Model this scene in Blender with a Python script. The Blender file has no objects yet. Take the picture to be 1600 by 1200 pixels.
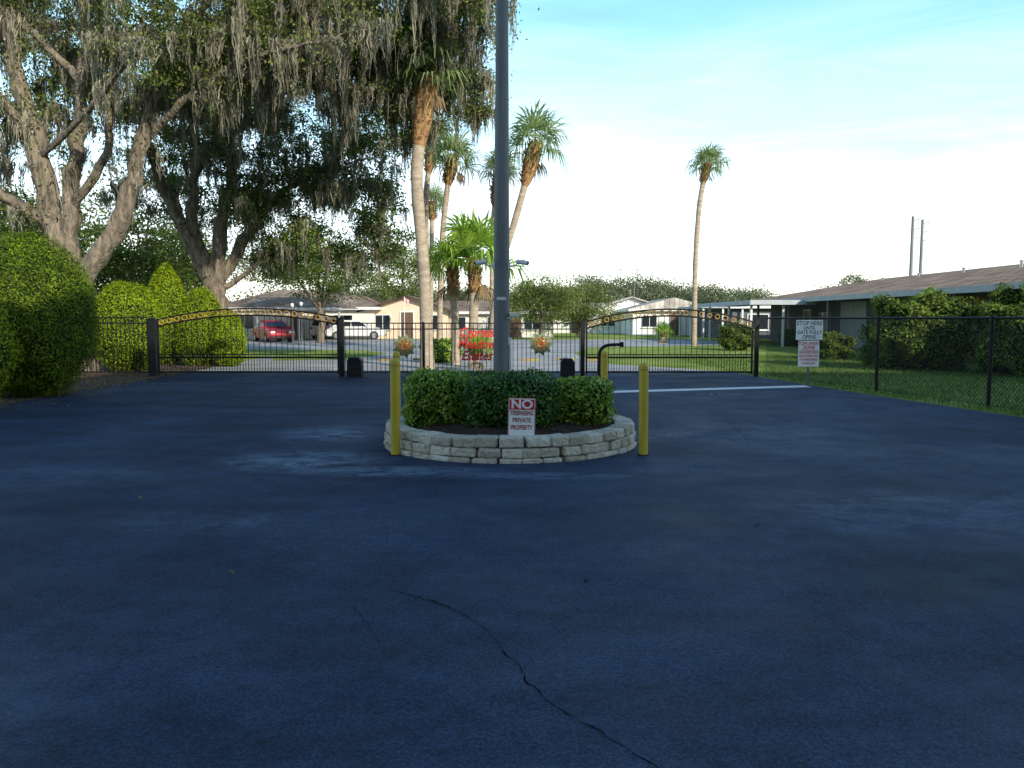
import bpy, bmesh, math, random
import numpy as np
from mathutils import Vector, Matrix
random.seed(7); rng=np.random.default_rng(7)
scene=bpy.context.scene
COL=scene.collection
# ------------------------------------------------------------------ survey helper
EYE=1.6; FOC=1250.0; TILT=math.atan(103/1250)
def S(px,py,D):
    u=(px-800)/FOC; v=(py-600)/FOC
    y=math.cos(TILT)-v*math.sin(TILT); z=-math.sin(TILT)-v*math.cos(TILT)
    t=D/y
    return Vector((u*t,D,EYE+z*t))
def G(px,py):
    u=(px-800)/FOC; v=(py-600)/FOC
    t=EYE/(math.sin(TILT)+v*math.cos(TILT))
    return Vector((u*t,t*(math.cos(TILT)-v*math.sin(TILT)),0))
# ------------------------------------------------------------------ materials
def N(nt,t,**k):
    n=nt.nodes.new(t)
    for a,b in k.items(): setattr(n,a,b)
    return n
def newmat(name):
    m=bpy.data.materials.new(name); m.use_nodes=True
    nt=m.node_tree; b=nt.nodes['Principled BSDF']
    return m,nt,b
def ramp(nt,stops):
    r=N(nt,'ShaderNodeValToRGB'); e=r.color_ramp.elements
    while len(e)<len(stops): e.new(0.5)
    for i,(p,c) in enumerate(stops):
        e[i].position=p; e[i].color=(c[0],c[1],c[2],1) if hasattr(c,'__len__') else (c,c,c,1)
    return r
def surf(name,c1,c2,scale=4,rough=0.7,bump=0.2,bscale=None,detail=6,metal=0,stretch=None,spec=0.5):
    m,nt,b=newmat(name)
    tc=N(nt,'ShaderNodeTexCoord'); src=tc.outputs['Object']
    if stretch:
        mp=N(nt,'ShaderNodeMapping'); mp.inputs['Scale'].default_value=stretch
        nt.links.new(src,mp.inputs[0]); src=mp.outputs[0]
    n=N(nt,'ShaderNodeTexNoise'); n.inputs['Scale'].default_value=scale; n.inputs['Detail'].default_value=detail; n.inputs['Roughness'].default_value=.65
    nt.links.new(src,n.inputs['Vector'])
    r=ramp(nt,[(0.32,c1),(0.68,c2)]); nt.links.new(n.outputs[0],r.inputs[0])
    nt.links.new(r.outputs[0],b.inputs['Base Color'])
    b.inputs['Roughness'].default_value=rough; b.inputs['Metallic'].default_value=metal
    b.inputs['Specular IOR Level'].default_value=spec
    if bump:
        n2=N(nt,'ShaderNodeTexNoise'); n2.inputs['Scale'].default_value=bscale or scale*5; n2.inputs['Detail'].default_value=5
        nt.links.new(src,n2.inputs['Vector'])
        bp=N(nt,'ShaderNodeBump'); bp.inputs['Strength'].default_value=min(1,bump); bp.inputs['Distance'].default_value=.03 if bump<=1 else .03*bump
        nt.links.new(n2.outputs[0],bp.inputs['Height']); nt.links.new(bp.outputs[0],b.inputs['Normal'])
    return m
def leafmat(name,cols,trans=.3,nscale=.5,lo=.5,hi=1.25,rough=.55,spec=.25):
    m,nt,b=newmat(name)
    g=N(nt,'ShaderNodeNewGeometry')
    k=len(cols); r=ramp(nt,[(i/(k-1),c) for i,c in enumerate(cols)])
    nt.links.new(g.outputs['Random Per Island'],r.inputs[0])
    n=N(nt,'ShaderNodeTexNoise'); n.inputs['Scale'].default_value=nscale; n.inputs['Detail'].default_value=3
    nt.links.new(g.outputs['Position'],n.inputs['Vector'])
    r2=ramp(nt,[(.35,lo),(.65,hi)]); nt.links.new(n.outputs[0],r2.inputs[0])
    mx=N(nt,'ShaderNodeMix',data_type='RGBA',blend_type='MULTIPLY'); mx.inputs[0].default_value=1
    nt.links.new(r.outputs[0],mx.inputs[6]); nt.links.new(r2.outputs[0],mx.inputs[7])
    nt.links.new(mx.outputs[2],b.inputs['Base Color']); b.inputs['Roughness'].default_value=rough
    b.inputs['Specular IOR Level'].default_value=spec
    t=N(nt,'ShaderNodeBsdfTranslucent'); nt.links.new(mx.outputs[2],t.inputs[0])
    ms=N(nt,'ShaderNodeMixShader'); ms.inputs[0].default_value=trans
    out=nt.nodes['Material Output']
    nt.links.new(b.outputs[0],ms.inputs[1]); nt.links.new(t.outputs[0],ms.inputs[2]); nt.links.new(ms.outputs[0],out.inputs[0])
    return m
M={}
M['black']=surf('black_powdercoat',(.004,.004,.005),(.010,.010,.012),8,.5,.05,spec=.3)
M['yellow']=surf('yellow_paint',(.46,.33,.02),(.66,.50,.05),3,.5,.15,stretch=(1,1,.4))
M['yellow_dull']=surf('faded_yellow_paint',(.30,.21,.03),(.42,.30,.06),5,.7,.1)
M['steel']=surf('weathered_steel',(.11,.12,.13),(.19,.20,.21),2,.6,.1,stretch=(3,3,.3))
M['concrete']=surf('concrete',(.2,.2,.19),(.33,.32,.3),6,.85,.2)
M['white']=surf('white_paint',(.66,.66,.64),(.8,.8,.78),5,.5,.03)
M['whiteplastic']=surf('white_plastic',(.62,.63,.63),(.76,.76,.76),5,.35,.0)
M['signwhite']=surf('sign_white',(.78,.79,.78),(.86,.86,.85),4,.4,0)
M['red']=surf('sign_red',(.5,.012,.015),(.62,.02,.025),4,.45,0)
M['lettered']=surf('dark_red_print',(.28,.010,.014),(.36,.014,.02),4,.5,0)
M['redmetal']=surf('red_metal',(.46,.018,.015),(.62,.035,.02),4,.45,.05)
M['green_print']=surf('dark_green_print',(.012,.05,.03),(.02,.07,.04),4,.5,0)
M['pinkprint']=surf('faded_red_print',(.55,.04,.05),(.66,.08,.09),12,.5,0)
M['gold']=surf('gold_paint',(.26,.14,.025),(.42,.24,.05),6,.4,.05)
M['orange']=surf('orange_metal',(.22,.11,.04),(.38,.20,.07),9,.5,.05)
M['teal']=surf('green_metal',(.07,.14,.06),(.18,.23,.10),9,.5,.05)
M['glass']=surf('dark_glass',(.012,.016,.02),(.03,.035,.045),1.5,.08,0)
M['rubber']=surf('rubber',(.015,.015,.015),(.03,.03,.03),9,.8,.1)
M['chrome']=surf('wheel_metal',(.4,.4,.42),(.55,.55,.56),9,.3,0,metal=.8)
M['carred']=surf('red_car_paint',(.32,.006,.012),(.38,.010,.016),2,.22,0)
M['carwhite']=surf('white_car_paint',(.6,.61,.62),(.68,.68,.69),2,.25,0)
M['lamp']=surf('lamp_lens',(.6,.6,.58),(.75,.75,.7),9,.15,0)
M['taillamp']=surf('tail_lens',(.3,.01,.01),(.4,.02,.02),9,.2,0)
M['bark_oak']=surf('oak_bark',(.05,.042,.032),(.32,.26,.185),3.5,.95,3.0,7,stretch=(2,2,.55),detail=9)
M['bark_palm']=surf('palm_bark',(.26,.20,.14),(.50,.41,.31),3,.9,.6,9,stretch=(1,1,3.5))
M['boots']=surf('palm_leaf_base',(.20,.10,.04),(.50,.30,.13),7,.95,.8,20)
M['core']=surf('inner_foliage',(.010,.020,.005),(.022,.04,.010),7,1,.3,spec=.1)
M['mulch']=surf('mulch',(.018,.011,.008),(.07,.045,.03),30,1,1,60)
M['soil']=surf('leaf_litter_soil',(.035,.022,.014),(.15,.095,.06),9,1,1,50)
M['wallcream']=surf('cream_stucco',(.72,.67,.59),(.8,.77,.69),3,.85,.1,60)
M['walltan']=surf('tan_stucco',(.68,.49,.36),(.78,.60,.46),3,.85,.1,60)
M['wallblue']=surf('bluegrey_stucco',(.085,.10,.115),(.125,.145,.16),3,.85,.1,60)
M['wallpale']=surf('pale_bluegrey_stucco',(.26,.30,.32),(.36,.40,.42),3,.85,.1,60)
M['wallbrown']=surf('brown_siding',(.16,.09,.06),(.25,.15,.10),3,.85,.3,stretch=(1,1,9))
M['wallwhite']=surf('white_stucco',(.78,.77,.74),(.84,.83,.80),3,.85,.1,60)
M['doorbrown']=surf('brown_door',(.09,.05,.03),(.15,.09,.05),3,.5,.1,stretch=(6,6,1))
M['fascia']=surf('grey_fascia',(.12,.13,.14),(.19,.20,.21),3,.6,.05)
M['fasciapale']=surf('pale_grey_fascia',(.34,.37,.39),(.44,.47,.49),3,.6,.05)
M['wire']=surf('black_coated_wire',(.006,.007,.007),(.014,.014,.014),9,.6,0)
M['oak']=leafmat('oak_leaf',[(.035,.065,.012),(.09,.14,.022),(.17,.21,.04),(.27,.28,.08)],.4,.45,.65,1.3)
M['oakdark']=leafmat('oak_leaf_dark',[(.03,.065,.013),(.08,.135,.024),(.15,.21,.038),(.23,.27,.06)],.45,.45,.7,1.3)
M['moss']=leafmat('spanish_moss',[(.19,.18,.13),(.33,.31,.23),(.50,.47,.36)],.4,.6,.7,1.15,.95,.05)
M['hedge']=leafmat('hedge_leaf',[(.09,.15,.006),(.19,.29,.008),(.32,.42,.012),(.42,.50,.02)],.35,1.5,.75,1.15)
M['hedgenear']=leafmat('dark_hedge_leaf',[(.035,.075,.006),(.08,.15,.008),(.17,.26,.010),(.30,.40,.015)],.25,1.8,.6,1.15)
M['shrub']=leafmat('shrub_leaf',[(.04,.11,.015),(.13,.28,.025),(.32,.48,.04),(.55,.62,.12)],.35,5,.75,1.2,.35,.5)
M['shrubdark']=leafmat('shrub_dark_leaf',[(.014,.06,.014),(.045,.14,.022),(.10,.22,.03),(.17,.31,.045)],.3,5,.7,1.2,.35,.5)
M['hedgedull']=leafmat('vine_hedge_leaf',[(.04,.08,.012),(.11,.18,.02),(.20,.28,.035),(.32,.37,.05)],.35,1.2,.6,1.25)
M['palm']=leafmat('palm_leaf',[(.17,.26,.09),(.27,.36,.14),(.38,.46,.20)],.5,2,.8,1.1,.4,.5)
M['palmlush']=leafmat('fan_palm_leaf',[(.20,.36,.03),(.30,.48,.06),(.42,.56,.10)],.5,2,.8,1.15,.4,.5)
M['deadfrond']=leafmat('dry_frond',[(.2,.13,.06),(.3,.2,.1)],.2,2,.8,1.1)
M['far']=leafmat('far_leaf',[(.06,.09,.05),(.10,.135,.07),(.16,.185,.095),(.22,.235,.13)],.3,.08,.65,1.2)
M['olive']=leafmat('olive_leaf',[(.07,.11,.022),(.15,.20,.042),(.26,.29,.085)],.35,.4,.7,1.2)
M['blade']=leafmat('grass_blade',[(.06,.12,.025),(.12,.20,.04),(.19,.27,.06)],.3,.6,.7,1.2)
M['litter']=leafmat('dry_leaf',[(.08,.05,.025),(.26,.17,.08)],.1,1,.8,1.1)
def roofmat(name,c1,c2):
    m,nt,b=newmat(name); tc=N(nt,'ShaderNodeTexCoord')
    br=N(nt,'ShaderNodeTexBrick'); br.inputs['Scale'].default_value=1; br.inputs['Color1'].default_value=(*c1,1); br.inputs['Color2'].default_value=(*c2,1)
    br.inputs['Mortar'].default_value=(c1[0]*.35,c1[1]*.35,c1[2]*.35,1); br.inputs['Mortar Size'].default_value=.02
    br.inputs['Brick Width'].default_value=.45; br.inputs['Row Height'].default_value=.3
    nt.links.new(tc.outputs['Object'],br.inputs[0])
    n=N(nt,'ShaderNodeTexNoise'); n.inputs['Scale'].default_value=.9; n.inputs['Detail'].default_value=6; nt.links.new(tc.outputs['Object'],n.inputs[0])
    r=ramp(nt,[(.3,.55),(.7,1.25)]); nt.links.new(n.outputs[0],r.inputs[0])
    mx=N(nt,'ShaderNodeMix',data_type='RGBA',blend_type='MULTIPLY'); mx.inputs[0].default_value=1
    nt.links.new(br.outputs[0],mx.inputs[6]); nt.links.new(r.outputs[0],mx.inputs[7]); nt.links.new(mx.outputs[2],b.inputs['Base Color'])
    b.inputs['Roughness'].default_value=.9; b.inputs['Specular IOR Level'].default_value=.1
    return m
M['roof']=roofmat('warm_brown_shingle',(.27,.18,.125),(.42,.30,.22))
M['roofpale']=roofmat('pale_shingle',(.42,.38,.33),(.54,.50,.45))
M['roofdark']=roofmat('brown_shingle',(.22,.165,.125),(.32,.25,.20))
def stonemat():
    m,nt,b=newmat('wall_stone'); g=N(nt,'ShaderNodeNewGeometry')
    r=ramp(nt,[(0,(.48,.42,.32)),(.5,(.64,.57,.45)),(1,(.76,.70,.57))]); nt.links.new(g.outputs['Random Per Island'],r.inputs[0])
    n=N(nt,'ShaderNodeTexNoise'); n.inputs['Scale'].default_value=16; n.inputs['Detail'].default_value=8; n.inputs['Roughness'].default_value=.8
    nt.links.new(g.outputs['Position'],n.inputs[0])
    r2=ramp(nt,[(.33,.35),(.46,.9),(.7,1.15)]); nt.links.new(n.outputs[0],r2.inputs[0])
    mx=N(nt,'ShaderNodeMix',data_type='RGBA',blend_type='MULTIPLY'); mx.inputs[0].default_value=1
    nt.links.new(r.outputs[0],mx.inputs[6]); nt.links.new(r2.outputs[0],mx.inputs[7]); nt.links.new(mx.outputs[2],b.inputs['Base Color'])
    b.inputs['Roughness'].default_value=.95
    n2=N(nt,'ShaderNodeTexNoise'); n2.inputs['Scale'].default_value=30; n2.inputs['Detail'].default_value=6; nt.links.new(g.outputs['Position'],n2.inputs[0])
    bp=N(nt,'ShaderNodeBump'); bp.inputs['Strength'].default_value=.9; bp.inputs['Distance'].default_value=.035
    nt.links.new(n2.outputs[0],bp.inputs['Height']); nt.links.new(bp.outputs[0],b.inputs['Normal'])
    return m
M['stone']=stonemat()
def asphaltmat(name,c0,c1,c2,stains,spec=.25):
    m,nt,b=newmat(name); g=N(nt,'ShaderNodeNewGeometry'); P=g.outputs['Position']
    def noise(s,d=5,rg=.6,sc=None,dist=0,rot=.25):
        n=N(nt,'ShaderNodeTexNoise'); n.inputs['Scale'].default_value=s; n.inputs['Detail'].default_value=d; n.inputs['Roughness'].default_value=rg; n.inputs['Distortion'].default_value=dist
        if sc:
            mp=N(nt,'ShaderNodeMapping'); mp.inputs['Scale'].default_value=sc; mp.inputs['Rotation'].default_value=(0,0,rot); nt.links.new(P,mp.inputs[0]); nt.links.new(mp.outputs[0],n.inputs[0])
        else: nt.links.new(P,n.inputs[0])
        return n.outputs[0]
    def mul(a,bb,op='MULTIPLY'):
        k=N(nt,'ShaderNodeMath',operation=op)
        for i,x in enumerate((a,bb)):
            if isinstance(x,(int,float)): k.inputs[i].default_value=x
            else: nt.links.new(x,k.inputs[i])
        return k.outputs[0]
    def rp(x,st):
        r=ramp(nt,st); nt.links.new(x,r.inputs[0]); return r.outputs[0]
    def mixm(a,c):
        m1=N(nt,'ShaderNodeMix',data_type='RGBA',blend_type='MULTIPLY'); m1.inputs[0].default_value=1; nt.links.new(a,m1.inputs[6]); nt.links.new(c,m1.inputs[7]); return m1.outputs[2]
    big=rp(noise(.33,7,.62,None,.7),[(.28,c0),(.5,c1),(.72,c2)])
    cur=mixm(big,rp(noise(.9,8,.7,(.5,1.25,1),.5),[(.32,.68),(.70,1.42)]))
    cur=mixm(cur,rp(noise(5,7,.75),[(.33,.78),(.68,1.26)]))
    cur=mixm(cur,rp(noise(75,3,.8),[(.33,.40),(.5,.95),(.70,2.2)]))
    for (cx,cy,rx,ry,st) in stains:
        mp=N(nt,'ShaderNodeMapping',vector_type='TEXTURE'); mp.inputs['Location'].default_value=(cx,cy,0); mp.inputs['Scale'].default_value=(rx,ry,1); nt.links.new(P,mp.inputs[0])
        gr=N(nt,'ShaderNodeTexGradient',gradient_type='SPHERICAL'); nt.links.new(mp.outputs[0],gr.inputs[0])
        f=mul(rp(gr.outputs[1],[(0,0),(.6,1)]),rp(noise(2.4,10,.8,(1,1.5,1),.6),[(.42,0),(.60,1)]))
        f=mul(f,st)
        mm=N(nt,'ShaderNodeMix',data_type='RGBA'); nt.links.new(f,mm.inputs[0]); nt.links.new(cur,mm.inputs[6]); mm.inputs[7].default_value=(.18,.245,.32,1); cur=mm.outputs[2]
    nt.links.new(cur,b.inputs['Base Color'])
    nt.links.new(rp(noise(1.2,4),[(.3,.65),(.7,.85)]),b.inputs['Roughness']); b.inputs['Specular IOR Level'].default_value=spec
    bp=N(nt,'ShaderNodeBump'); bp.inputs['Strength'].default_value=.5; bp.inputs['Distance'].default_value=.012
    nt.links.new(noise(110,4,.75),bp.inputs['Height']); nt.links.new(bp.outputs[0],b.inputs['Normal'])
    return m
M['asphalt']=asphaltmat('shade_blue_asphalt',(.010,.019,.044),(.020,.037,.075),(.037,.061,.105),[(-2.35,8.9,1.1,.8,1.0),(-1.2,8.25,1.3,.34,.9),(-2.5,11.0,.9,1.0,.9),(.3,8.0,1.1,.25,.45),(-2.4,6.2,1.0,.5,.3),(3.0,2.55,.9,.35,.85),(-2.6,3.0,1.0,.8,.3),(-.2,2.3,2.2,.5,.28),(3.6,6.5,2.2,1.0,.28),(3.0,11,2.0,1.5,.25),(-5,8,2,1,.22)])  # blue of skylight in the shade is put into the asphalt colour
M['litasphalt']=asphaltmat('sunlit_grey_asphalt',(.20,.20,.20),(.30,.30,.30),(.40,.39,.38),[])  # lit copy of the asphalt: sunshine beyond the gates put into its colour
M['crack']=surf('crack_dark',(.002,.003,.006),(.006,.008,.014),20,1,0,spec=.05)
M['paint']=surf('worn_white_line',(.58,.60,.61),(.82,.83,.82),14,.7,.1)
M['paintworn']=surf('very_worn_paint',(.02,.03,.06),(.32,.34,.37),22,.8,.1)
def groundmat():
    m,nt,b=newmat('lawn'); g=N(nt,'ShaderNodeNewGeometry')
    def noise(s,d):
        n=N(nt,'ShaderNodeTexNoise'); n.inputs['Scale'].default_value=s; n.inputs['Detail'].default_value=d; n.inputs['Roughness'].default_value=.65; nt.links.new(g.outputs['Position'],n.inputs[0]); return n.outputs[0]
    r=ramp(nt,[(.3,(.13,.20,.04)),(.5,(.23,.31,.06)),(.72,(.40,.43,.14))]); nt.links.new(noise(.5,7),r.inputs[0])
    r2=ramp(nt,[(.3,.5),(.7,1.3)]); nt.links.new(noise(25,4),r2.inputs[0])
    mx=N(nt,'ShaderNodeMix',data_type='RGBA',blend_type='MULTIPLY'); mx.inputs[0].default_value=1
    nt.links.new(r.outputs[0],mx.inputs[6]); nt.links.new(r2.outputs[0],mx.inputs[7]); nt.links.new(mx.outputs[2],b.inputs['Base Color'])
    b.inputs['Roughness'].default_value=1; b.inputs['Specular IOR Level'].default_value=.1
    bp=N(nt,'ShaderNodeBump'); bp.inputs['Strength'].default_value=.8; bp.inputs['Distance'].default_value=.04
    nt.links.new(noise(40,4),bp.inputs['Height']); nt.links.new(bp.outputs[0],b.inputs['Normal'])
    return m
M['lawn']=groundmat()
# ------------------------------------------------------------------ objects
def thing(name,label,cat,loc=(0,0,0),group=None,rot=0):
    o=bpy.data.objects.new(name,None); o.location=loc; o.rotation_euler=(0,0,rot); o.empty_display_size=.2
    COL.objects.link(o); o['label']=label; o['category']=cat
    if group: o['group']=group
    return o
class MB:
    def __init__(s): s.v=[]; s.f=[]; s.m=[]; s.sm=[]
    def add(s,v,f,mi=0,smooth=False):
        o=len(s.v); s.v+= [tuple(p) for p in v]; s.f+=[tuple(i+o for i in q) for q in f]; s.m+=[mi]*len(f); s.sm+=[smooth]*len(f)
    def box(s,c,d,mi=0,rot=0,mat=None):
        x,y,z=[k/2 for k in d]
        v=[Vector((a*x,b*y,e*z)) for a in(-1,1) for b in(-1,1) for e in(-1,1)]
        R=mat or Matrix.Rotation(rot,3,'Z'); c=Vector(c)
        v=[R@p+c for p in v]
        s.add(v,[(0,1,3,2),(4,6,7,5),(0,4,5,1),(2,3,7,6),(0,2,6,4),(1,5,7,3)],mi)
    def tube(s,pts,rad,n=8,mi=0,cap=True,smooth=True,wob=0):
        pts=[Vector(p) for p in pts]
        if not hasattr(rad,'__len__'): rad=[rad]*len(pts)
        vs=[];fs=[]; ref=None; ph=random.uniform(0,6)
        for i,p in enumerate(pts):
            d=(pts[min(i+1,len(pts)-1)]-pts[max(i-1,0)]).normalized()
            if ref is None: ref=d.orthogonal().normalized()
            a=(ref-d*ref.dot(d)).normalized(); b=d.cross(a); ref=a
            for k in range(n):
                t=2*math.pi*k/n; q=1
                if wob: q=1+wob*(math.sin(3*t+ph+i*.25)+.7*math.sin(5*t-i*.4+ph*2)+random.uniform(-.5,.5))
                vs.append(p+(a*math.cos(t)+b*math.sin(t))*rad[i]*q)
        for i in range(len(pts)-1):
            for k in range(n):
                fs.append((i*n+k,i*n+(k+1)%n,(i+1)*n+(k+1)%n,(i+1)*n+k))
        s.add(vs,fs,mi,smooth)
        if cap: s.add([vs[k] for k in range(n)],[tuple(range(n-1,-1,-1))],mi); s.add([vs[-n+k] for k in range(n)],[tuple(range(n))],mi)
    def poly(s,pts,mi=0): s.add(pts,[tuple(range(len(pts)))],mi)
    def prism(s,prof,y0,y1,mi=0):
        n=len(prof); v=[(x,y0,z) for x,z in prof]+[(x,y1,z) for x,z in prof]
        f=[tuple(range(n)),tuple(range(2*n-1,n-1,-1))]+[(i,i+n,(i+1)%n+n,(i+1)%n) for i in range(n)]
        s.add(v,f,mi)
    def obj(s,name,mats,parent=None,loc=(0,0,0),bevel=0,base=None,recalc=True):
        me=bpy.data.meshes.new(name)
        v=s.v
        if base is not None: v=[(a-base[0],b-base[1],c-base[2]) for a,b,c in v]
        me.from_pydata(v,[],s.f)
        for k in (mats if isinstance(mats,(list,tuple)) else [mats]): me.materials.append(M[k])
        me.polygons.foreach_set('material_index',s.m); me.polygons.foreach_set('use_smooth',s.sm)
        if recalc:
            bm=bmesh.new(); bm.from_mesh(me); bmesh.ops.recalc_face_normals(bm,faces=bm.faces[:]); bm.to_mesh(me); bm.free()
        me.update()
        o=bpy.data.objects.new(name,me); COL.objects.link(o); o.location=loc
        if parent: o.parent=parent
        if bevel:
            md=o.modifiers.new('bevel','BEVEL'); md.width=bevel; md.segments=2; md.limit_method='ANGLE'
        return o
def arrobj(name,V,mats,parent=None,base=None,midx=None,Q=None):
    V=np.asarray(V,dtype=np.float32).reshape(-1,3)
    if base is not None: V=V-np.array(base,dtype=np.float32)
    if Q is None: Q=np.arange(len(V)).reshape(-1,4)
    me=bpy.data.meshes.new(name); me.vertices.add(len(V)); me.vertices.foreach_set('co',V.ravel())
    me.loops.add(Q.size); me.polygons.add(len(Q))
    me.polygons.foreach_set('loop_start',(np.arange(len(Q))*4).astype(np.int32))
    me.polygons.foreach_set('vertices',Q.astype(np.int32).ravel())
    for k in mats: me.materials.append(M[k])
    if midx is not None: me.polygons.foreach_set('material_index',midx.astype(np.int32))
    me.update(calc_edges=True)
    o=bpy.data.objects.new(name,me); COL.objects.link(o)
    if parent: o.parent=parent
    return o
def unit(a): return a/(np.linalg.norm(a,axis=1,keepdims=True)+1e-9)
def leaves(C,l,w,normal=None,spread=1.0):
    n=len(C); a=unit(rng.normal(size=(n,3)))
    if normal is not None: nn=unit(normal+spread*rng.normal(size=(n,3)))
    else: nn=unit(rng.normal(size=(n,3)))
    a=unit(a-nn*np.sum(a*nn,1,keepdims=True)); b=np.cross(nn,a)
    L=(l*rng.uniform(.6,1.3,(n,1))); W=(w*rng.uniform(.7,1.2,(n,1)))
    V=np.stack([C-a*L,C+b*W-a*L*.1,C+a*L,C-b*W-a*L*.1],1)
    return V.reshape(-1,3)
def cubesphere(c,r,n=10,noise=.06):
    Vs=[];Qs=[];o=0
    t=np.linspace(-1,1,n+1); U,W=np.meshgrid(t,t,indexing='ij')
    for ax in range(3):
        for sg in(-1,1):
            P=np.zeros((n+1,n+1,3)); P[...,ax]=sg; P[...,(ax+1)%3]=U; P[...,(ax+2)%3]=W
            P=P/np.linalg.norm(P,axis=2,keepdims=True)
            Vs.append(P.reshape(-1,3)); idx=np.arange((n+1)**2).reshape(n+1,n+1)+o
            Qs.append(np.stack([idx[:-1,:-1],idx[1:,:-1],idx[1:,1:],idx[:-1,1:]],-1).reshape(-1,4)); o+=(n+1)**2
    V=np.concatenate(Vs); k=1+noise*np.sin(V[:,:1]*5+V[:,1:2]*4)*np.cos(V[:,2:3]*6)
    return V*k*np.array(r)+np.array(c),np.concatenate(Qs)
def shrubmesh(name,parent,base,c,r,n,l,w,lm,power=2.0,lump=.07,seed=0,depth=.12,spread=.9,cone=0):
    """rounded clipped shrub: leaf-sized faces through its outer shell, dark inner mass"""
    d=unit(rng.normal(size=(n,3)))
    ph=seed*1.7
    def shape(d):
        q=(np.sum(np.abs(d)**power,1,keepdims=True))**(-1/power)
        lp=1+lump*(np.sin(d[:,:1]*7+ph)*np.cos(d[:,1:2]*6+ph)+np.sin(d[:,2:3]*8+d[:,:1]*5+ph)*.8+.5*np.sin(d[:,:1]*17+ph)*np.sin(d[:,2:3]*15+d[:,1:2]*13))
        P=d*q*lp; k=1-cone*np.clip(P[:,2:3],-.6,1); P[:,:2]=P[:,:2]*k
        return P
    rad=1-np.abs(rng.normal(size=(n,1)))*depth+.025*rng.normal(size=(n,1))+.04*(rng.random((n,1))<.05)
    C=shape(d)*rad*np.array(r)+np.array(c)
    keep=C[:,2]>max(0.02,base[2]); C=C[keep]; d=d[keep]
    V=leaves(C,l,w,d,spread)
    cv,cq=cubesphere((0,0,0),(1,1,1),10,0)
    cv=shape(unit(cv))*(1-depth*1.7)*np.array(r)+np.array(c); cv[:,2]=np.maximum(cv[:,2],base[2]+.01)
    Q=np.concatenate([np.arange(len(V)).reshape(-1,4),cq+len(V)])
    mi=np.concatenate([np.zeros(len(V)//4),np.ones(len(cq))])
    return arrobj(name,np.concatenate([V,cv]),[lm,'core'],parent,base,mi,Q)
def lettering(body,size,mat,parent,loc,name='lettering',ext=.002,wscale=1,shear=0,flat=False,bold=0):
    cu=bpy.data.curves.new('t','FONT'); cu.body=body; cu.size=size; cu.align_x='CENTER'; cu.align_y='CENTER'; cu.extrude=ext; cu.shear=shear; cu.offset=bold
    t=bpy.data.objects.new('t',cu); COL.objects.link(t); bpy.context.view_layer.update()
    me=bpy.data.meshes.new_from_object(t.evaluated_get(bpy.context.evaluated_depsgraph_get()))
    bpy.data.objects.remove(t); me.materials.clear(); me.materials.append(M[mat])
    o=bpy.data.objects.new(name,me); COL.objects.link(o)
    if parent: o.parent=parent
    o.location=loc; o.scale=(wscale,1,1); o.rotation_euler=(0 if flat else math.pi/2,0,0)
    return o
def structure(o): o['kind']='structure'; return o
# ------------------------------------------------------------------ ground, roads
b=MB(); b.poly([(-900,-300,0),(900,-300,0),(900,1500,0),(-900,1500,0)]); structure(b.obj('ground',['lawn']))
b=MB(); Z=.005
road=[(-9.2,-9),(10.4,-9),(9.3,9),(8.25,12.7),(7.5,16.5),(6.75,21.5),(6.6,23.5),(6.3,24.2),(-9.6,24.2),(-9.6,23.5),(-9.45,21)]
b.poly([(x,y,Z) for x,y in road])
def crack(pts,w):
    P=[G(*p) for p in pts]; out=[]
    for i in range(len(P)-1):
        n=max(2,int((P[i+1]-P[i]).length/.04))
        for k in range(n): out.append(P[i].lerp(P[i+1],k/n)+Vector((random.uniform(-1,1),random.uniform(-1,1),0))*.012)
    out.append(P[-1])
    vs=[]
    for i,p in enumerate(out):
        d=(out[min(i+1,len(out)-1)]-out[max(i-1,0)]); s=Vector((-d.y,d.x,0)).normalized()
        ww=w*random.uniform(.15,1.3)*min(1,.2+i/6,.2+(len(out)-1-i)/6)/2
        vs+=[(p.x-s.x*ww,p.y-s.y*ww,Z+.004),(p.x+s.x*ww,p.y+s.y*ww,Z+.004)]
    for i in range(len(out)-1): b.add([vs[2*i],vs[2*i+1],vs[2*i+3],vs[2*i+2]],[(0,1,2,3)],1)
crack([(602,922),(640,930),(700,950),(735,968),(765,990),(780,1012),(812,1045),(820,1065),(848,1090),(880,1112),(925,1140),(965,1165),(1010,1190),(1050,1215)],.0085)
crack([(735,968),(725,960),(690,945)],.003)
crack([(548,935),(562,965),(590,1000),(606,1035)],.0035)
crack([(600,755),(598,800),(606,845),(596,890)],.0025)
crack([(1240,782),(1290,780),(1400,776),(1480,772),(1600,770)],.007)
crack([(1170,690),(1130,650),(1080,640)],.007)
structure(b.obj('asphalt_road',['asphalt','crack'],recalc=False))
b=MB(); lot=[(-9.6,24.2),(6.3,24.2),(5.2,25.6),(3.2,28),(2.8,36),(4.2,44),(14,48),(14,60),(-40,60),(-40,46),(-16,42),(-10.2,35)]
b.poly([(x,y,Z) for x,y in lot]); structure(b.obj('sunlit_parking_lot',['litasphalt'],recalc=False))
b=MB(); b.poly([(x,y,.009) for x,y in [(-9.0,30),(-6.4,31),(-5.6,36),(-7.5,40),(-16,41.5),(-10.4,35)]]); structure(b.obj('grass_island',['lawn'],recalc=False))
b=MB(); b.poly([(-9.2,-9,.009),(-9.2,12,.009),(-9.35,15,.009),(-9.45,21,.009),(-9.6,23.5,.009),(-9.9,29,.009),(-14,30,.009),(-30,30,.009),(-30,-9,.009)]); structure(b.obj('leaf_litter_ground',['soil'],recalc=False))
b=MB(); a=G(952,613); c=G(1262,604); t=.23
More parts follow.
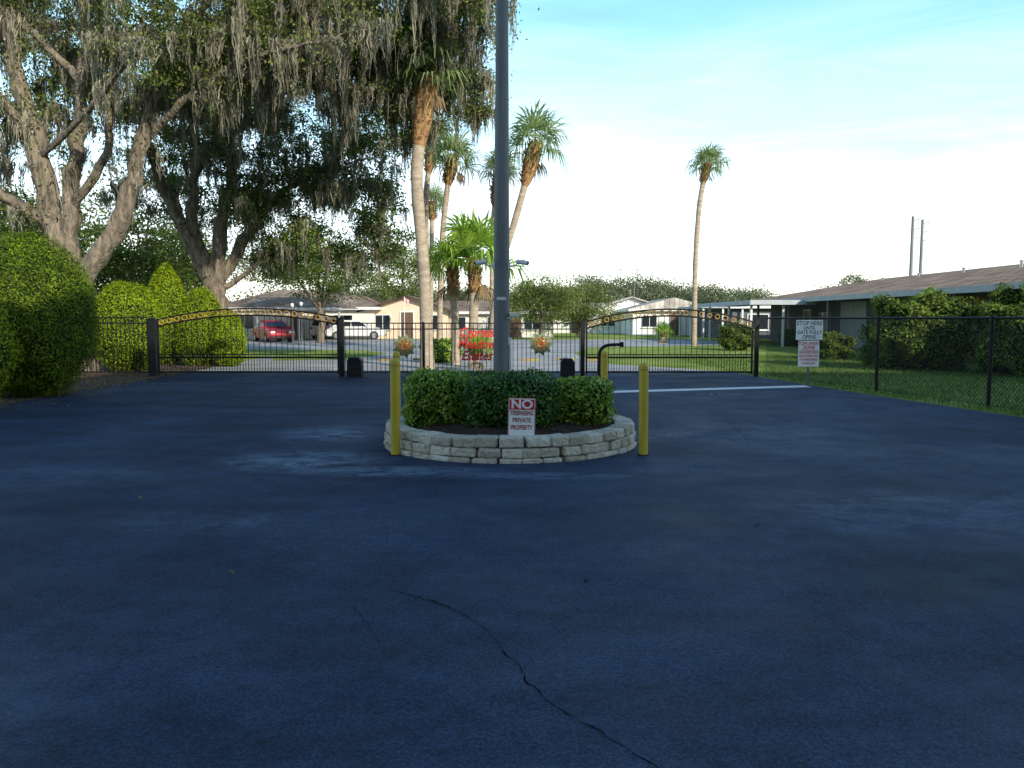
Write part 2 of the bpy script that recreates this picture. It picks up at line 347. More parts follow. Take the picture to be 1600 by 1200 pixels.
b.add([(a.x,a.y-t,.010),(c.x,c.y-t,.010),(c.x,c.y+t,.010),(a.x,a.y+t,.010)],[(0,1,2,3)]); structure(b.obj('stop_line',['paint'],recalc=False))
p=G(1122,616); o=lettering('STOP',.42,'paintworn',None,(p.x,p.y-.15,.0105),'road_marking',.0,1.0,flat=True); o['kind']='structure'
n=32000; x=rng.uniform(6.5,17,n); y=rng.uniform(11,34,n); edge=np.interp(y,[11,12.7,16.5,21.5,23.5,25.5,28],[8.7,8.3,7.55,6.8,6.65,5.5,3.3]); k=x>edge; x=x[k];y=y[k]
C=np.stack([x,y,np.zeros(len(x))],1); th=rng.uniform(0,6.28,len(x)); w=.008+.004*rng.random(len(x)); h=rng.uniform(.03,.085,len(x))
dx=np.stack([np.cos(th)*w,np.sin(th)*w,0*w],1); tip=np.stack([rng.normal(size=len(x))*.02,rng.normal(size=len(x))*.02,h],1)
V=np.stack([C-dx,C+dx,C+dx*.3+tip,C-dx*.3+tip],1)
o=arrobj('grass',V,['blade']); o['kind']='stuff'; o['label']='short green lawn grass beside the black fence'; o['category']='grass'
pts=np.concatenate([np.stack([rng.uniform(-13,-9.3,4500),rng.uniform(13,24,4500),np.full(4500,.02)],1),np.stack([-9.3+np.abs(rng.normal(size=260))*.45,rng.uniform(12,21,260),np.full(260,.014)],1),np.array([[-1.75,4.9,.014],[.45,4.75,.014],[1.9,6.1,.014],[-3.3,7,.014]])])
o=arrobj('fallen_leaves',leaves(pts,.030,.017,np.tile([0,0,1.],(len(pts),1)),.3),['litter']); o['kind']='stuff'; o['label']='dry brown leaves scattered over the pavement edge'; o['category']='leaves'
# ------------------------------------------------------------------ planter
PC=(-.03,10.3); PR=1.6
pl=thing('planter','round raised planter of stacked pale stone blocks with mulch','planter',(PC[0],PC[1],0))
bmw=bmesh.new()
for ci,(z0,z1,rr) in enumerate([(-.06,.052,PR+.02),(.055,.165,PR),(.168,.285,PR-.015)]):
    n=38; a=ci*.083; cuts=[random.uniform(.86,1.15) for _ in range(n)]; tot=sum(cuts)
    for i in range(n):
        da=2*math.pi*cuts[i]/tot; am=a+da/2; a+=da; L=da*rr-.004
        r=bmesh.ops.create_cube(bmw,size=1); vs=r['verts']
        es=list({e for v in vs for e in v.link_edges})
        sc=Vector((.24,L,(z1-z0)*random.uniform(.95,1.02)))
        for v in vs:
            v.co=Vector((v.co.x*sc.x,v.co.y*sc.y,v.co.z*sc.z))+Vector([random.uniform(-.006,.006) for _ in range(3)])
            if v.co.x>0: v.co.y*=.96
        rb=bmesh.ops.bevel(bmw,geom=es,offset=.030,segments=3,affect='EDGES',profile=.6)
        vv={v for f in rb['faces'] for v in f.verts}|{v for v in vs if v.is_valid}
        R=Matrix.Rotation(am+random.uniform(-.02,.02),3,'Z'); rr2=rr-.12+random.uniform(-.014,.014)
        for v in vv:
            v.co+=Vector([random.uniform(-.0045,.0045) for _ in range(3)])
            v.co=R@(v.co+Vector((rr2,0,(z0+z1)/2)))
me=bpy.data.meshes.new('stone_wall'); bmw.to_mesh(me); bmw.free(); me.materials.append(M['stone'])
o=bpy.data.objects.new('stone_wall',me); COL.objects.link(o); o.parent=pl
b=MB(); rings=7; seg=40
vs=[(0,0,.33)]
for i in range(1,rings+1):
    for k in range(seg):
        a=2*math.pi*k/seg; r=i/rings*1.42; vs.append((r*math.cos(a),r*math.sin(a),.33-.10*(i/rings)**2+random.uniform(-.012,.012)))
fs=[(0,1+k,1+(k+1)%seg) for k in range(seg)]
for i in range(rings-1):
    for k in range(seg): fs.append((1+i*seg+k,1+(i+1)*seg+k,1+(i+1)*seg+(k+1)%seg,1+i*seg+(k+1)%seg))
b.add(vs,fs)
for _ in range(1500):
    a=random.uniform(0,6.28); r=1.4*math.sqrt(random.random()); z=.34-.10*(r/1.42)**2
    b.box((r*math.cos(a),r*math.sin(a),z),(random.uniform(.02,.06),random.uniform(.008,.018),.008),1,mat=Matrix.Rotation(random.uniform(0,6),3,'Z')@Matrix.Rotation(random.uniform(-.5,.5),3,'X'))
M['chip']=surf('bark_chip',(.03,.018,.012),(.11,.07,.045),9,1,.2)
b.obj('mulch',['mulch','chip'],pl,recalc=False)
for (x,y,rx,ry,top,lm,lab,n) in [(-.93,10.15,.43,.45,.93,'shrub','clipped shrub with bright yellow-green leaves in the planter',6400),(-.02,9.85,.56,.5,.93,'shrubdark','dense dark green clipped shrub in the planter',8000),(.88,10.2,.39,.42,.84,'shrub','small clipped shrub with variegated leaves in the planter',5200)]:
    t=thing('shrub',lab,'shrub',(x,y,.27),'shrubs in the round planter')
    z0=.27; h=top-z0
    shrubmesh('foliage',t,(x,y,z0),(x,y,z0+h*.48),(rx,ry,h*.52),n,.026,.017,lm,4.5,.05,x*5+3,.12,.8)
    b=MB()
    for k in range(6):
        a=k*1.05; b.tube([(0,0,-.02),(.1*math.cos(a),.1*math.sin(a),.12),(.24*math.cos(a),.24*math.sin(a),.35)],[.012,.01,.005],5)
    b.obj('stem',['bark_oak'],t)
sg=thing('warning_sign','small white and red no trespassing sign standing in the planter','sign',(.103,8.93,.22))
sg.rotation_euler=(math.radians(-4),math.radians(1.5),math.radians(3))
b=MB(); b.box((0,0,.245),(.305,.004,.47)); b.obj('panel',['signwhite'],sg,bevel=.001)
b=MB(); b.box((0,-.0035,.41),(.28,.002,.115)); b.obj('header_band',['red'],sg)
lettering('NO',.135,'signwhite',sg,(0,-.0055,.41),ext=.0008,wscale=1.15,bold=.004)
for tx,z,s,w in [('TRESPASSING',.312,.070,.62),('PRIVATE',.232,.072,.78),('PROPERTY',.150,.072,.72)]:
    lettering(tx,s,'lettered',sg,(0,-.0035,z),ext=.0008,wscale=w,bold=.0018)
b=MB()
for z in (.01,.48): b.box((0,-.0028,z+.002),(.296,.0012,.005))
for xx in(-.147,.147): b.box((xx,-.0028,.247),(.005,.0012,.464))
b.obj('border_line',['red'],sg)
b=MB(); b.box((0,.01,.12),(.02,.006,.6)); b.obj('stake',['steel'],sg)
def bollard(x,y,h,lean):
    t=thing('bollard','round yellow painted steel bollard on the asphalt beside the planter','bollard',(x,y,0),'yellow bollards guarding the planter')
    b=MB(); r=.055
    b.tube([(0,0,-.1),(0,0,h-.03)],r,24)
    b.tube([(0,0,h-.03),(0,0,h-.008),(0,0,h+.008),(0,0,h+.016)],[r,r*.92,r*.65,r*.2],24)
    b.obj('post',['yellow'],t,recalc=True)
    b=MB(); b.tube([(0,0,h-.075),(0,0,h-.06)],r+.003,24); b.obj('collar',['yellow_dull'],t)
    b=MB(); b.tube([(0,0,.004),(0,0,.012)],[r+.015,r+.004],20); b.obj('base_joint',['crack'],t)
    t.rotation_euler=(lean*.5,lean,0)
pL=G(618,711); pR=G(1005,711)
bollard(pL.x,pL.y,1.12,.004); bollard(pR.x,pR.y,1.07,-.006)
q=S(620,600,12.2); bollard(q.x,12.2,1.08,0); q=S(943,600,12.2); bollard(q.x,12.2,1.09,.01)
PX,PY=-.135,10.45
po=thing('lamp_pole','tall grey tapered metal pole rising from the planter','pole',(PX,PY,.3))
b=MB(); b.tube([(0,0,-.1),(0,0,2),(0.01,0,5),(.02,0,8.6)],[.112,.102,.080,.06],28); b.obj('shaft',['steel'],po)
b=MB(); b.tube([(0,0,-.02),(0,0,.05)],.17,20); b.obj('base_plate',['concrete'],po)
b=MB(); b.tube([(.02,0,8.5),(.3,0,8.75),(1.2,0,8.85)],.035,10); b.obj('arm',['steel'],po)
b=MB(); b.prism([(1.1,8.8),(1.8,8.78),(1.75,8.9),(1.4,8.98),(1.1,8.92)],-.14,.14); b.obj('lamp_head',['steel'],po,bevel=.02)
b=MB(); b.tube([(.115,-.05,0),(.108,-.05,.95)],.018,8); b.tube([(.10,-.05,.95),(.10,-.05,1.05)],.028,8); b.obj('conduit',['whiteplastic'],po)
b=MB(); b.box((0,-.108,1.55),(.12,.008,.04)); b.obj('sticker',['whiteplastic'],po)
b=MB(); b.box((.17,-.06,1.34),(.12,.1,.05)); b.box((.1,-.06,1.3),(.06,.05,.02)); b.obj('junction_box',['whiteplastic'],po,bevel=.006)
for z in(.55,1.2,1.92):
    b=MB(); b.tube([(0,0,0),(0,0,.02)],.112 if z<1 else .106,24); b.obj('strap',['steel'],po,loc=(0,0,z))
for sx in(-1,1):
    t=thing('security_camera','white bullet security camera bracketed to the grey pole','camera',(PX+sx*.10,PY-.02,2.27),'security cameras on the pole')
    b=MB(); b.box((0,0,0),(.03,.07,.08)); b.tube([(0,0,0),(sx*.07,-.02,.0),(sx*.10,-.03,.03)],.010,8); b.obj('bracket',['whiteplastic'],t)
    pts=[Vector((sx*.10,-.03,.055)),Vector((sx*.24,-.10,.03))]
    b=MB(); b.tube(pts,.03,14); b.obj('camera_body',['whiteplastic'],t)
    b=MB(); b.tube([pts[1],pts[1]+(pts[1]-pts[0]).normalized()*.006],.02,14); b.obj('lens',['glass'],t)
# ------------------------------------------------------------------ gates and iron fences
GY=22.0
def post(x,y,h,w,label):
    t=thing('gate_post',label,'post',(x,y,0),'black gate posts')
    b=MB(); b.box((0,0,h/2),(w,w,h)); b.obj('shaft',['black'],t,bevel=.006)
    b=MB(); b.box((0,0,h+.014),(w+.03,w+.03,.028)); b.add([(-w/2,-w/2,h+.028),(w/2,-w/2,h+.028),(w/2,w/2,h+.028),(-w/2,w/2,h+.028),(0,0,h+.07)],[(0,1,4),(1,2,4),(2,3,4),(3,0,4)]); b.obj('cap',['black'],t)
    return t
post(-9.88,GY,1.55,.19,'thick square black post beside the arched entry gate')
post(-4.66,GY-.1,1.58,.13,'square black post between the arched gate and middle fence')
post(1.93,GY-.1,1.52,.12,'square black post at the middle fence end')
post(6.72,GY,1.56,.11,'square black post where the chain-link fence meets the gate')
def gate(x0,x1,y,zs,ringr,lab):
    c=(x0+x1)/2; hw=(x1-x0)/2; t=thing('driveway_gate',lab,'gate',(c,y,0),'arched driveway gates')
    e0,apex,sk=zs
    def top(x): u=x/hw; return e0+(apex-e0)*(1-(u-sk)**2/(1+abs(sk))**2)
    b=MB(); n=24
    xs=[-hw+2*hw*i/n for i in range(n+1)]
    for dz in(0,-.18): b.tube([(x,0,top(x)+dz) for x in xs],.024,6)
    for z,r in((.12,.022),(.52,.024),(.60,.013),): b.box((0,0,z),(2*hw,.04,r*2))
    for x in(-hw,hw): b.box((x,0,(top(x)+.06)/2),(.045,.045,top(x)-.06))
    b.obj('frame',['black'],t)
    b=MB(); m=int(2*hw/.15)
    for i in range(1,m):
        x=-hw+2*hw*i/m; b.box((x,0,(.12+top(x)-.18)/2),(.015,.015,top(x)-.18-.12))
        if i<m: xx=x-hw/m; b.box((xx,0,.36),(.012,.012,.48))
    b.obj('pickets',['black'],t)
    k=int(2*hw/.21); rm=None
    for i in range(k):
        x=-hw+2*hw*(i+.5)/k
        if rm is None:
            b=MB(); R=[(math.cos(a)*ringr,0,math.sin(a)*ringr) for a in [2*math.pi*j/16 for j in range(17)]]; b.tube(R,.015,6,cap=False); o=b.obj('ring',['gold'],t); rm=o
        else:
            o=rm.copy(); COL.objects.link(o); o.parent=t
        o.location=(x,-.012,top(x)-.09)
gate(-9.72,-4.78,GY,(1.55,1.86,.05),.065,'black arched iron gate with gold rings across the entry lane')
gate(2.05,6.6,GY,(1.50,1.84,.0),.06,'black arched iron gate with gold rings across the exit lane')
def ironfence(x0,x1,y,h,lab):
    t=thing('iron_fence',lab,'fence',((x0+x1)/2,y,0)); L=x1-x0
    b=MB()
    for z in(.12,h-.16,h): b.box((0,0,z),(L,.032,.032))
    b.obj('rails',['black'],t)
    b=MB(); m=int(L/.12)
    for i in range(m+1): b.box((-L/2+L*i/m,0,h/2+.05),(.016,.016,h-.08))
    b.obj('pickets',['black'],t)
    k=max(2,round(L/2.2))
    for i in range(1,k):
        x=-L/2+L*i/k; b=MB(); b.box((0,0,h/2+.02),(.055,.055,h+.04)); b.obj('fence_post',['black'],t,loc=(x,0,0))
ironfence(-4.58,1.85,GY-.02,1.46,'black iron picket fence between the two gates')
ironfence(-16.5,-10.02,GY,1.62,'black iron picket fence running in front of the round hedges')
ls=thing('lettered_sign','red metal script lettering mounted on the black fence','sign',(-.98,GY-.08,0))
for i,(tx,z) in enumerate((('Cypress',1.20),('Meadow',.88),('Estates',.56))):
    lettering(tx,.36,'redmetal',ls,(0,0,z),ext=.008,wscale=.82,shear=.35,bold=.009)
for x in(-.6,.6):
    b=MB(); b.box((x,.03,.9),(.02,.02,.95)); b.obj('mounting_bar',['black'],ls)
def flower(x,z):
    t=thing('metal_flower','orange and green painted metal flower fixed to the black fence','ornament',(x,GY-.09,z),'metal flowers on the fence')
    for nm,mt,n,r0,r1,w,ph,yy in(('outer_petals','teal',9,.1,.34,.085,0,0),('middle_petals','orange',9,.06,.27,.05,.35,-.012),('inner_petals','gold',8,.03,.15,.035,0,-.024)):
        b=MB()
        for k in range(n):
            a=2*math.pi*k/n+ph; d=Vector((math.cos(a),0,math.sin(a))); s=Vector((-d.z,0,d.x))
            p=[d*r0-s*w*.4,d*(r0+r1)*.5-s*w,d*r1,d*(r0+r1)*.5+s*w,d*r0+s*w*.4]
            b.add([tuple(q+Vector((0,yy-(.02 if i in(1,3) else 0),0))) for i,q in enumerate(p)],[(0,1,2,3,4)])
        b.obj(nm,[mt],t,recalc=False)
    b=MB(); b.tube([(0,0,0),(0,-.05,0)],[.06,.04],14); b.obj('centre_disc',['redmetal'],t)
q=S(633,541,GY); flower(q.x,q.z); q=S(845,537,GY); flower(q.x,q.z)
def motor(x,y,s):
    t=thing('gate_operator','black gate motor housing on a concrete pad','gate motor',(x,y,0),'gate motors')
    b=MB(); b.box((0,0,.02),(.5*s,.45*s,.05)); b.obj('pad',['rubber'],t,bevel=.01)
    b=MB(); prof=[(-.22,.05),(.22,.05),(.21,.52),(.14,.62),(-.14,.62),(-.21,.52)]
    b.prism([(x*s,z*s) for x,z in prof],-.2*s,.2*s); b.obj('housing',['black'],t,bevel=.01)
    for z in(.35,.2):
        b=MB(); b.box((0,-.205*s,z*s),(.3*s,.01,.02)); b.obj('vent',['rubber'],t)
    b=MB(); b.tube([(-.2,.05,.58*s),(0,.12,.62*s)],.02,6); b.obj('drive_arm',['black'],t)
motor(-4.2,GY-.6,.9); motor(1.48,GY-.6,.85)
q=G(936,603); t=thing('gooseneck_reader','black curved gooseneck pedestal beside the exit lane','card reader',(q.x,q.y,0))
b=MB(); pts=[(0,0,0),(0,0,.75)]+[(.26-.26*math.cos(a),0,.75+.22*math.sin(a)) for a in [i*math.pi/2/6 for i in range(1,7)]]+[(.50,0,.98)]
b.tube(pts,.038,12); b.obj('pipe',['black'],t)
b=MB(); b.box((.52,0,.98),(.09,.14,.12)); b.obj('reader_box',['black'],t,bevel=.01)
b=MB(); b.box((0,0,.02),(.22,.22,.03)); b.obj('base_plate',['black'],t)
# ------------------------------------------------------------------ chain link fence
fp=[(6.95,21.9),(7.95,17.4),(8.5,14.2),(9.0,11.2),(9.4,8.2)]
cf=thing('chain_link_fence','black chain-link fence running along the lawn edge','fence',(fp[0][0],fp[0][1],0))
bx=fp[0]; L=[Vector((a-bx[0],c-bx[1],0)) for a,c in fp]
for i,p in enumerate(L[1:]):
    b=MB(); b.tube([(0,0,-.1),(0,0,1.62)],.036,12); b.tube([(0,0,1.62),(0,0,1.67)],[.044,.012],12)
    b.obj('fence_post',['black'],cf,loc=p)
b=MB()
for a,c in zip(L[:-1],L[1:]): b.tube([a+Vector((0,0,1.6)),c+Vector((0,0,1.6))],.024,8)
b.obj('top_rail',['black'],cf)
b=MB(); sp=.085
for a,c in zip(L[:-1],L[1:]):
    d=c-a; ln=d.length; d.normalize(); zt,zb=1.58,.04; hh=zt-zb
    for sgn in(1,-1):
        s=-hh
        while s<ln:
            s0=s; za,zc=(zb,zt) if sgn>0 else (zt,zb)
            t0=max(0,-s0); t1=min(hh,ln-s0)
            if t1>t0:
                f=lambda tt: a+d*(s0+tt)+Vector((0,0,za+(zc-za)*tt/hh))
                b.tube([f(t0),f(t1)],.0042,3,cap=False,smooth=False)
            s+=sp
b.tube([L[0]+Vector((0,0,.05))]+[p+Vector((0,0,.05)) for p in L[1:]],.005,4)
b.obj('wire_mesh',['wire'],cf,recalc=False)
# ------------------------------------------------------------------ stop / tow sign
q=G(1262,602); t=thing('traffic_sign','white gate notice above a red tow-away notice on a steel post','sign',(q.x,q.y,0)); t.rotation_euler=(0,0,-.06)
b=MB(); b.box((0,.02,.75),(.05,.03,1.55)); b.obj('post',['steel'],t)
b=MB(); b.box((0,0,1.32),(.62,.006,.47)); b.obj('gate_notice_panel',['signwhite'],t,bevel=.002)
for tx,z,s in(('STOP HERE',1.475,.135),('UNTIL',1.365,.115),('GATE FULLY',1.26,.12),('OPENS',1.15,.12)): lettering(tx,s,'green_print',t,(0,-.0045,z),ext=.001,wscale=.86,bold=.002)
b=MB(); b.box((0,0,.755),(.49,.006,.62)); b.obj('tow_notice_panel',['signwhite'],t,bevel=.002)
lettering('TOW-AWAY',.12,'pinkprint',t,(0,-.0045,.995),ext=.001,wscale=.72,bold=.003); lettering('ZONE',.115,'pinkprint',t,(0,-.0045,.90),ext=.001,bold=.003,wscale=.9)
b=MB(); b.box((0,-.004,.838),(.44,.0012,.012)); b.obj('red_rule',['pinkprint'],t)
for i,tx in enumerate(('UNAUTHORIZED VEHICLES','WILL BE TOWED AWAY','AT OWNERS EXPENSE','24 HOURS A DAY')): lettering(tx,.078,'pinkprint',t,(0,-.0045,.785-.087*i),ext=.001,wscale=.46 if i<1 else .53,bold=.002)
# ------------------------------------------------------------------ round hedges
def bush(px,py_top,D,rx,lab,n=15000,ry=None,lm='hedge',lump=.022,pw=2.1,l=.042,w=.014,nm='round_hedge',cone=0):
    q=S(px,py_top,D); top=q.z; t=thing(nm,lab,'bush',(q.x,D,0),None)
    shrubmesh('foliage',t,(q.x,D,0),(q.x,D,top*.48),(rx,ry or rx,top*.52),n,l,w,lm,pw,lump,px*.1,.06,.5,cone)
    b=MB()
    for k in range(5):
        a=k*1.3; b.tube([(0,0,0),(.15*math.cos(a),.15*math.sin(a),.5),(.5*math.cos(a),.5*math.sin(a),top*.7)],[.05,.04,.015],6)
    b.obj('stem',['bark_oak'],t)
bush(36,366,16.4,1.27,'large ball-shaped clipped hedge with bright green foliage',52000,lump=.03,l=.036,w=.009,lm='hedgenear')
bush(196,440,24.5,1.08,'smaller ball-shaped clipped hedge behind the iron fence',18000)
bush(258,413,27.5,.85,'tall pointed green hedge behind the entry gate',15000,cone=.4)
bush(314,448,27,.85,'middle domed green hedge behind the entry gate',13000,cone=.3)
bush(356,484,26.5,.55,'low rounded green hedge behind the entry gate',8000,cone=.1)
bush(-120,430,13.5,1.3,'ball-shaped clipped hedge on leaf litter',9000)
H=dict(lm='hedgedull',lump=.16,pw=2.8,l=.05,w=.03,nm='leafy_shrub')
bush(1437,464,25,1.38,'loose leafy shrub growing against the long low building',15000,**H)
bush(1600,456,22.5,1.15,'tall leafy shrub by the long low building',13000,**H)
bush(1760,470,20,1.3,'leafy shrub against the long low building',7000,**H)
bush(1300,522,31,.7,'small shrub under the window of the low building',4000,**H)
bush(1372,538,27,.5,'small shrub beside the building wall',4000,**H)
bush(1150,506,40,.8,'shrub at the corner of the lawn',3000,**H)
bush(1240,515,46,.8,'shrub beside the porch',3000,**H)
# ------------------------------------------------------------------ trees
def oak(name,label,base,limbs,lobes,leafm,lpc=150,sig=.42,lsize=(.075,.035),moss=0,mossz=None,mosslen=(.5,1.7),limbmoss=0):
    base=Vector(base); t=thing(name,label,'tree',base)
    b=MB(); nodes=[];rads=[];limbn=[]
    for pts,r0,r1 in limbs:
        P=[Vector(p) for p in pts]; out=[]
        for i in range(len(P)-1):
            p0=P[max(i-1,0)];p1=P[i];p2=P[i+1];p3=P[min(i+2,len(P)-1)]
            for k in range(6):
                u=k/6; out.append(.5*((2*p1)+(p2-p0)*u+(2*p0-5*p1+4*p2-p3)*u*u+(3*p1-p0-3*p2+p3)*u**3)+Vector([random.uniform(-.09,.09) for _ in range(3)])*min(1,r0*4))
        out.append(P[-1]); n=len(out)
        rr=[(r0+(r1-r0)*(i/(n-1))**.75)*random.uniform(.88,1.12) for i in range(n)]
        b.tube(out,rr,16,wob=.07)
        nodes+= [tuple(p) for p in out[n//3:]]; rads+=rr[n//3:]; limbn+=[tuple(p) for p in out[n//4:]]
    NN=np.array(nodes); RR=list(rads)
    cl=[]
    for c,r,n in lobes:
        d=unit(rng.normal(size=(n,3)))*rng.uniform(.2,1,(n,1))**.5; cl+=list(d*np.array(r)+np.array(c))
    cl=np.array(cl); dist=np.min(np.linalg.norm(cl[:,None]-NN[None],axis=2),axis=1); cl=cl[np.argsort(dist)]
    for c in cl:
        d=np.linalg.norm(NN-c,axis=1); i=int(np.argmin(d)); p=Vector(NN[i]); e=Vector(c); ln=(e-p).length
        if ln<.15: continue
        side=Vector([random.uniform(-1,1) for _ in range(3)])*ln*.14+Vector((0,0,ln*.10))
        pts=[p,p.lerp(e,.35)+side,p.lerp(e,.7)+side*.6,e]
        r0=min(RR[i]*.65,.018+.02*ln); r1=max(.008,r0*.35)
        rr=[r0,r0*.8,r0*.55,r1]; b.tube(pts,rr,5,cap=False)
        NN=np.vstack([NN,[tuple(q) for q in pts[1:]]]); RR+=rr[1:]
    b.obj('trunk',['bark_oak'],t,base=base,recalc=False)
    k=len(cl); C=np.repeat(cl,lpc,axis=0); sg=sig*rng.uniform(.5,1.25,(k,1)); sg=np.repeat(sg,lpc,axis=0)
    C=C+rng.normal(size=C.shape)*sg*np.array([1,1,.5])
    if limbmoss:
        LN=np.array(limbn); LC=LN[rng.integers(0,len(LN),limbmoss//2)]; LC=LC[LC[:,2]>3.2]
        C2=np.repeat(LC+rng.normal(size=LC.shape)*.3,40,axis=0); C=np.concatenate([C,C2+rng.normal(size=C2.shape)*.2])
    arrobj('crown',leaves(C,lsize[0],lsize[1]),[leafm],t,base)
    if moss:
        # festoons grow in groups of neighbouring beards
        seeds=NN[rng.integers(0,len(NN),moss*3)]
        if mossz: seeds=seeds[(seeds[:,2]>mossz[0])&(seeds[:,2]<mossz[1])]
        seeds=seeds[:moss//3]; jobs=[]
        for c in seeds:
            Lg=random.uniform(*mosslen)
            for _ in range(3): jobs.append((c+rng.normal(size=3)*np.array([.25,.25,.10])-np.array([0,.15,0]),random.randint(12,28),Lg*random.uniform(.5,1.1),random.uniform(.03,.11)))
        if limbmoss:
            LN=np.array(limbn); jobs+=[(c+rng.normal(size=3)*.1,random.randint(10,20),random.uniform(.2,.8),random.uniform(.05,.16)) for c in LN[rng.integers(0,len(LN),limbmoss)] if c[2]>2.6]
        out=[]
        for c,ns,Lm,sp in jobs:
            off=rng.normal(size=(ns,3))*np.array([sp,sp,0.04]); ll=Lm*rng.uniform(.2,1,ns)**1.2; w0=rng.uniform(.007,.020,ns); th=rng.uniform(0,3.14,ns)
            P=c+off; dv=np.stack([np.cos(th),np.sin(th),0*th],1)*w0[:,None]; a0=P-dv; a1=P+dv; ph=rng.uniform(0,6,ns); sway=rng.normal(size=2)*.05
            seg=5
            for j in range(seg):
                u=(j+1)/seg; cc=P.copy(); cc[:,:2]-=off[:,:2]*.8*u*u
                cc[:,0]+=np.sin(ph+j*1.9)*.035+sway[0]*u+rng.normal(size=ns)*.018; cc[:,1]+=np.cos(ph+j*2.3)*.035+sway[1]*u+rng.normal(size=ns)*.018; cc[:,2]-=ll*u
                bulge=1.3 if j<3 else 1.0
                w_=dv*(1-u*.75)*bulge*rng.uniform(.6,1.6,(ns,1)); b0=cc-w_; b1=cc+w_
                out.append(np.stack([a0,a1,b1,b0],1)); a0,a1=b0,b1
        arrobj('hanging_moss',np.concatenate(out),['moss'],t,base)
    return t
def L_(D,*pp):
    return [tuple(S(p[0],p[1],D if len(p)==2 else p[2])) for p in pp]
def lobe(px,py,D,r,n): return (tuple(S(px,py,D)),r,n)
D=24; base=S(122,585,D); base.z=0
limbs=[([tuple(base+Vector((0,0,-.2)))]+L_(D,(118,500),(112,430),(80,340),(52,200),(20,80),(-20,-60)),.60,.14),
 (L_(D,(115,430),(108,340),(122,220),(130,100),(175,-40)),.34,.10),
 (L_(D,(122,440),(188,345),(228,215),(250,110),(330,-10)),.36,.10),
 (L_(D,(230,215),(300,150,23),(380,95,22.5),(480,70,22),(590,40,22)),.13,.03),
 (L_(D,(85,350),(20,312,23.5),(-60,262,23)),.26,.12),
 (L_(D,(52,220),(-10,140,23),(-80,80,22)),.16,.08),
 (L_(D,(128,130),(60,60,24),(-10,10,25)),.14,.06),
 (L_(D,(105,340),(165,240,23.5),(175,120,23),(230,40,23)),.16,.06),
 (L_(D,(250,130),(380,60,25),(520,-20,26),(650,-60,26)),.16,.06),
 (L_(D,(60,250),(150,160,22),(220,60,20)),.11,.04)]
lobes=[lobe(-40,20,25.5,(3,3,2.0),40),lobe(120,0,26,(3,3,1.9),52),lobe(300,0,25.2,(3.2,3,1.9),66),lobe(460,10,24.6,(3.0,3,1.9),80),lobe(610,20,25.5,(2.2,2.4,1.9),80),lobe(690,60,26,(1.6,1.6,1.9),60),lobe(300,-160,24,(7,5,2.2),50),
 lobe(710,-40,24,(1.6,3,1.6),36),lobe(725,150,27,(.9,1,1.0),16),lobe(200,110,27,(2.6,1.5,1.5),34),lobe(-20,200,27,(1.8,1.5,1.3),22),lobe(560,120,26,(2.2,1.6,1.2),54),lobe(400,95,23.5,(3,1.2,1.0),44),lobe(380,140,27,(3,1.5,1.3),38),lobe(650,180,26.5,(.9,1,1.0),18),lobe(80,170,27.5,(2.2,1.2,1.5),22),lobe(10,340,28,(1.6,1.5,1.0),14),lobe(250,60,22.5,(2.2,1.2,1.2),20)]
oak('oak_tree','huge spreading live oak draped with grey hanging moss',base,limbs,lobes,'oak',200,.38,(.060,.030),moss=2200,mossz=(5.7,12.5),mosslen=(.6,2.1),limbmoss=240)
D=31; base=S(335,560,D); base.z=0
limbs=[([tuple(base+Vector((0,0,-.2)))]+L_(D,(336,500),(335,445),(292,365),(255,290),(228,215)),.58,.12),
 (L_(D,(338,450),(345,350),(362,260),(350,160)),.34,.1),(L_(D,(345,440),(402,345),(460,285),(545,240)),.26,.06),
 (L_(D,(330,440),(300,330),(312,240),(285,150)),.3,.1),(L_(D,(350,450),(430,395),(500,370)),.13,.05)]
lobes=[lobe(270,210,32,(2.2,2.4,1.6),40),lobe(400,220,31.5,(2.6,2.6,1.7),58),lobe(430,320,31,(2.2,2.2,1.5),50),lobe(530,260,31,(2.0,2.2,1.5),44),lobe(570,325,31,(1.5,1.6,1.3),32),lobe(480,385,31,(1.8,1.4,.8),26),lobe(560,395,31.5,(1.3,1.2,.7),16),lobe(430,410,32,(1.2,1,.6),12),
 lobe(235,300,34,(1.6,1.5,1.4),22),lobe(610,375,31,(.8,.8,.7),9),lobe(330,130,33,(3,2.4,1.6),40),lobe(590,200,32,(1.4,1.5,1.2),22),lobe(350,330,34,(1.6,1,1.2),14)]
oak('oak_tree','mature live oak with forked trunk and hanging moss',base,limbs,lobes,'oakdark',180,.40,(.066,.033),moss=800,mossz=(3.8,9.5),mosslen=(.4,1.4),limbmoss=160)
def simpletree(px,D,top,r,lab,lm='oakdark',n=60,lpc=90,ls=(.11,.06),sig=.55,low=.35,moss=0):
    q=S(px,497,D); x=q.x; zt=S(px,top,D).z; base=(x,D,0)
    c=zt*(low+1)/2
    limbs=[([(x,D,-.1),(x+.1,D,zt*.25),(x-.1,D,zt*.5),(x+.2,D,zt*.8)],.14+zt*.02,.05)]
    for k in range(3):
        a=k*2.1+px; limbs.append(([(x,D,zt*.28),(x+r*.35*math.cos(a),D+r*.3*math.sin(a),zt*.5),(x+r*.6*math.cos(a),D+r*.5*math.sin(a),zt*.7)],.1,.04))
    lo=[((x,D,c+.1),(r*.9,r*.8,(zt-c)*.9),n)]
    for k in range(4):
        a=k*1.6+px*.3; lo.append(((x+r*.5*math.cos(a),D+r*.4*math.sin(a),c+(zt-c)*random.uniform(-.5,.4)),(r*.5,r*.5,(zt-c)*.45),n//5))
    return oak('broadleaf_tree',lab,base,limbs,lo,lm,lpc,sig,ls,moss=moss)
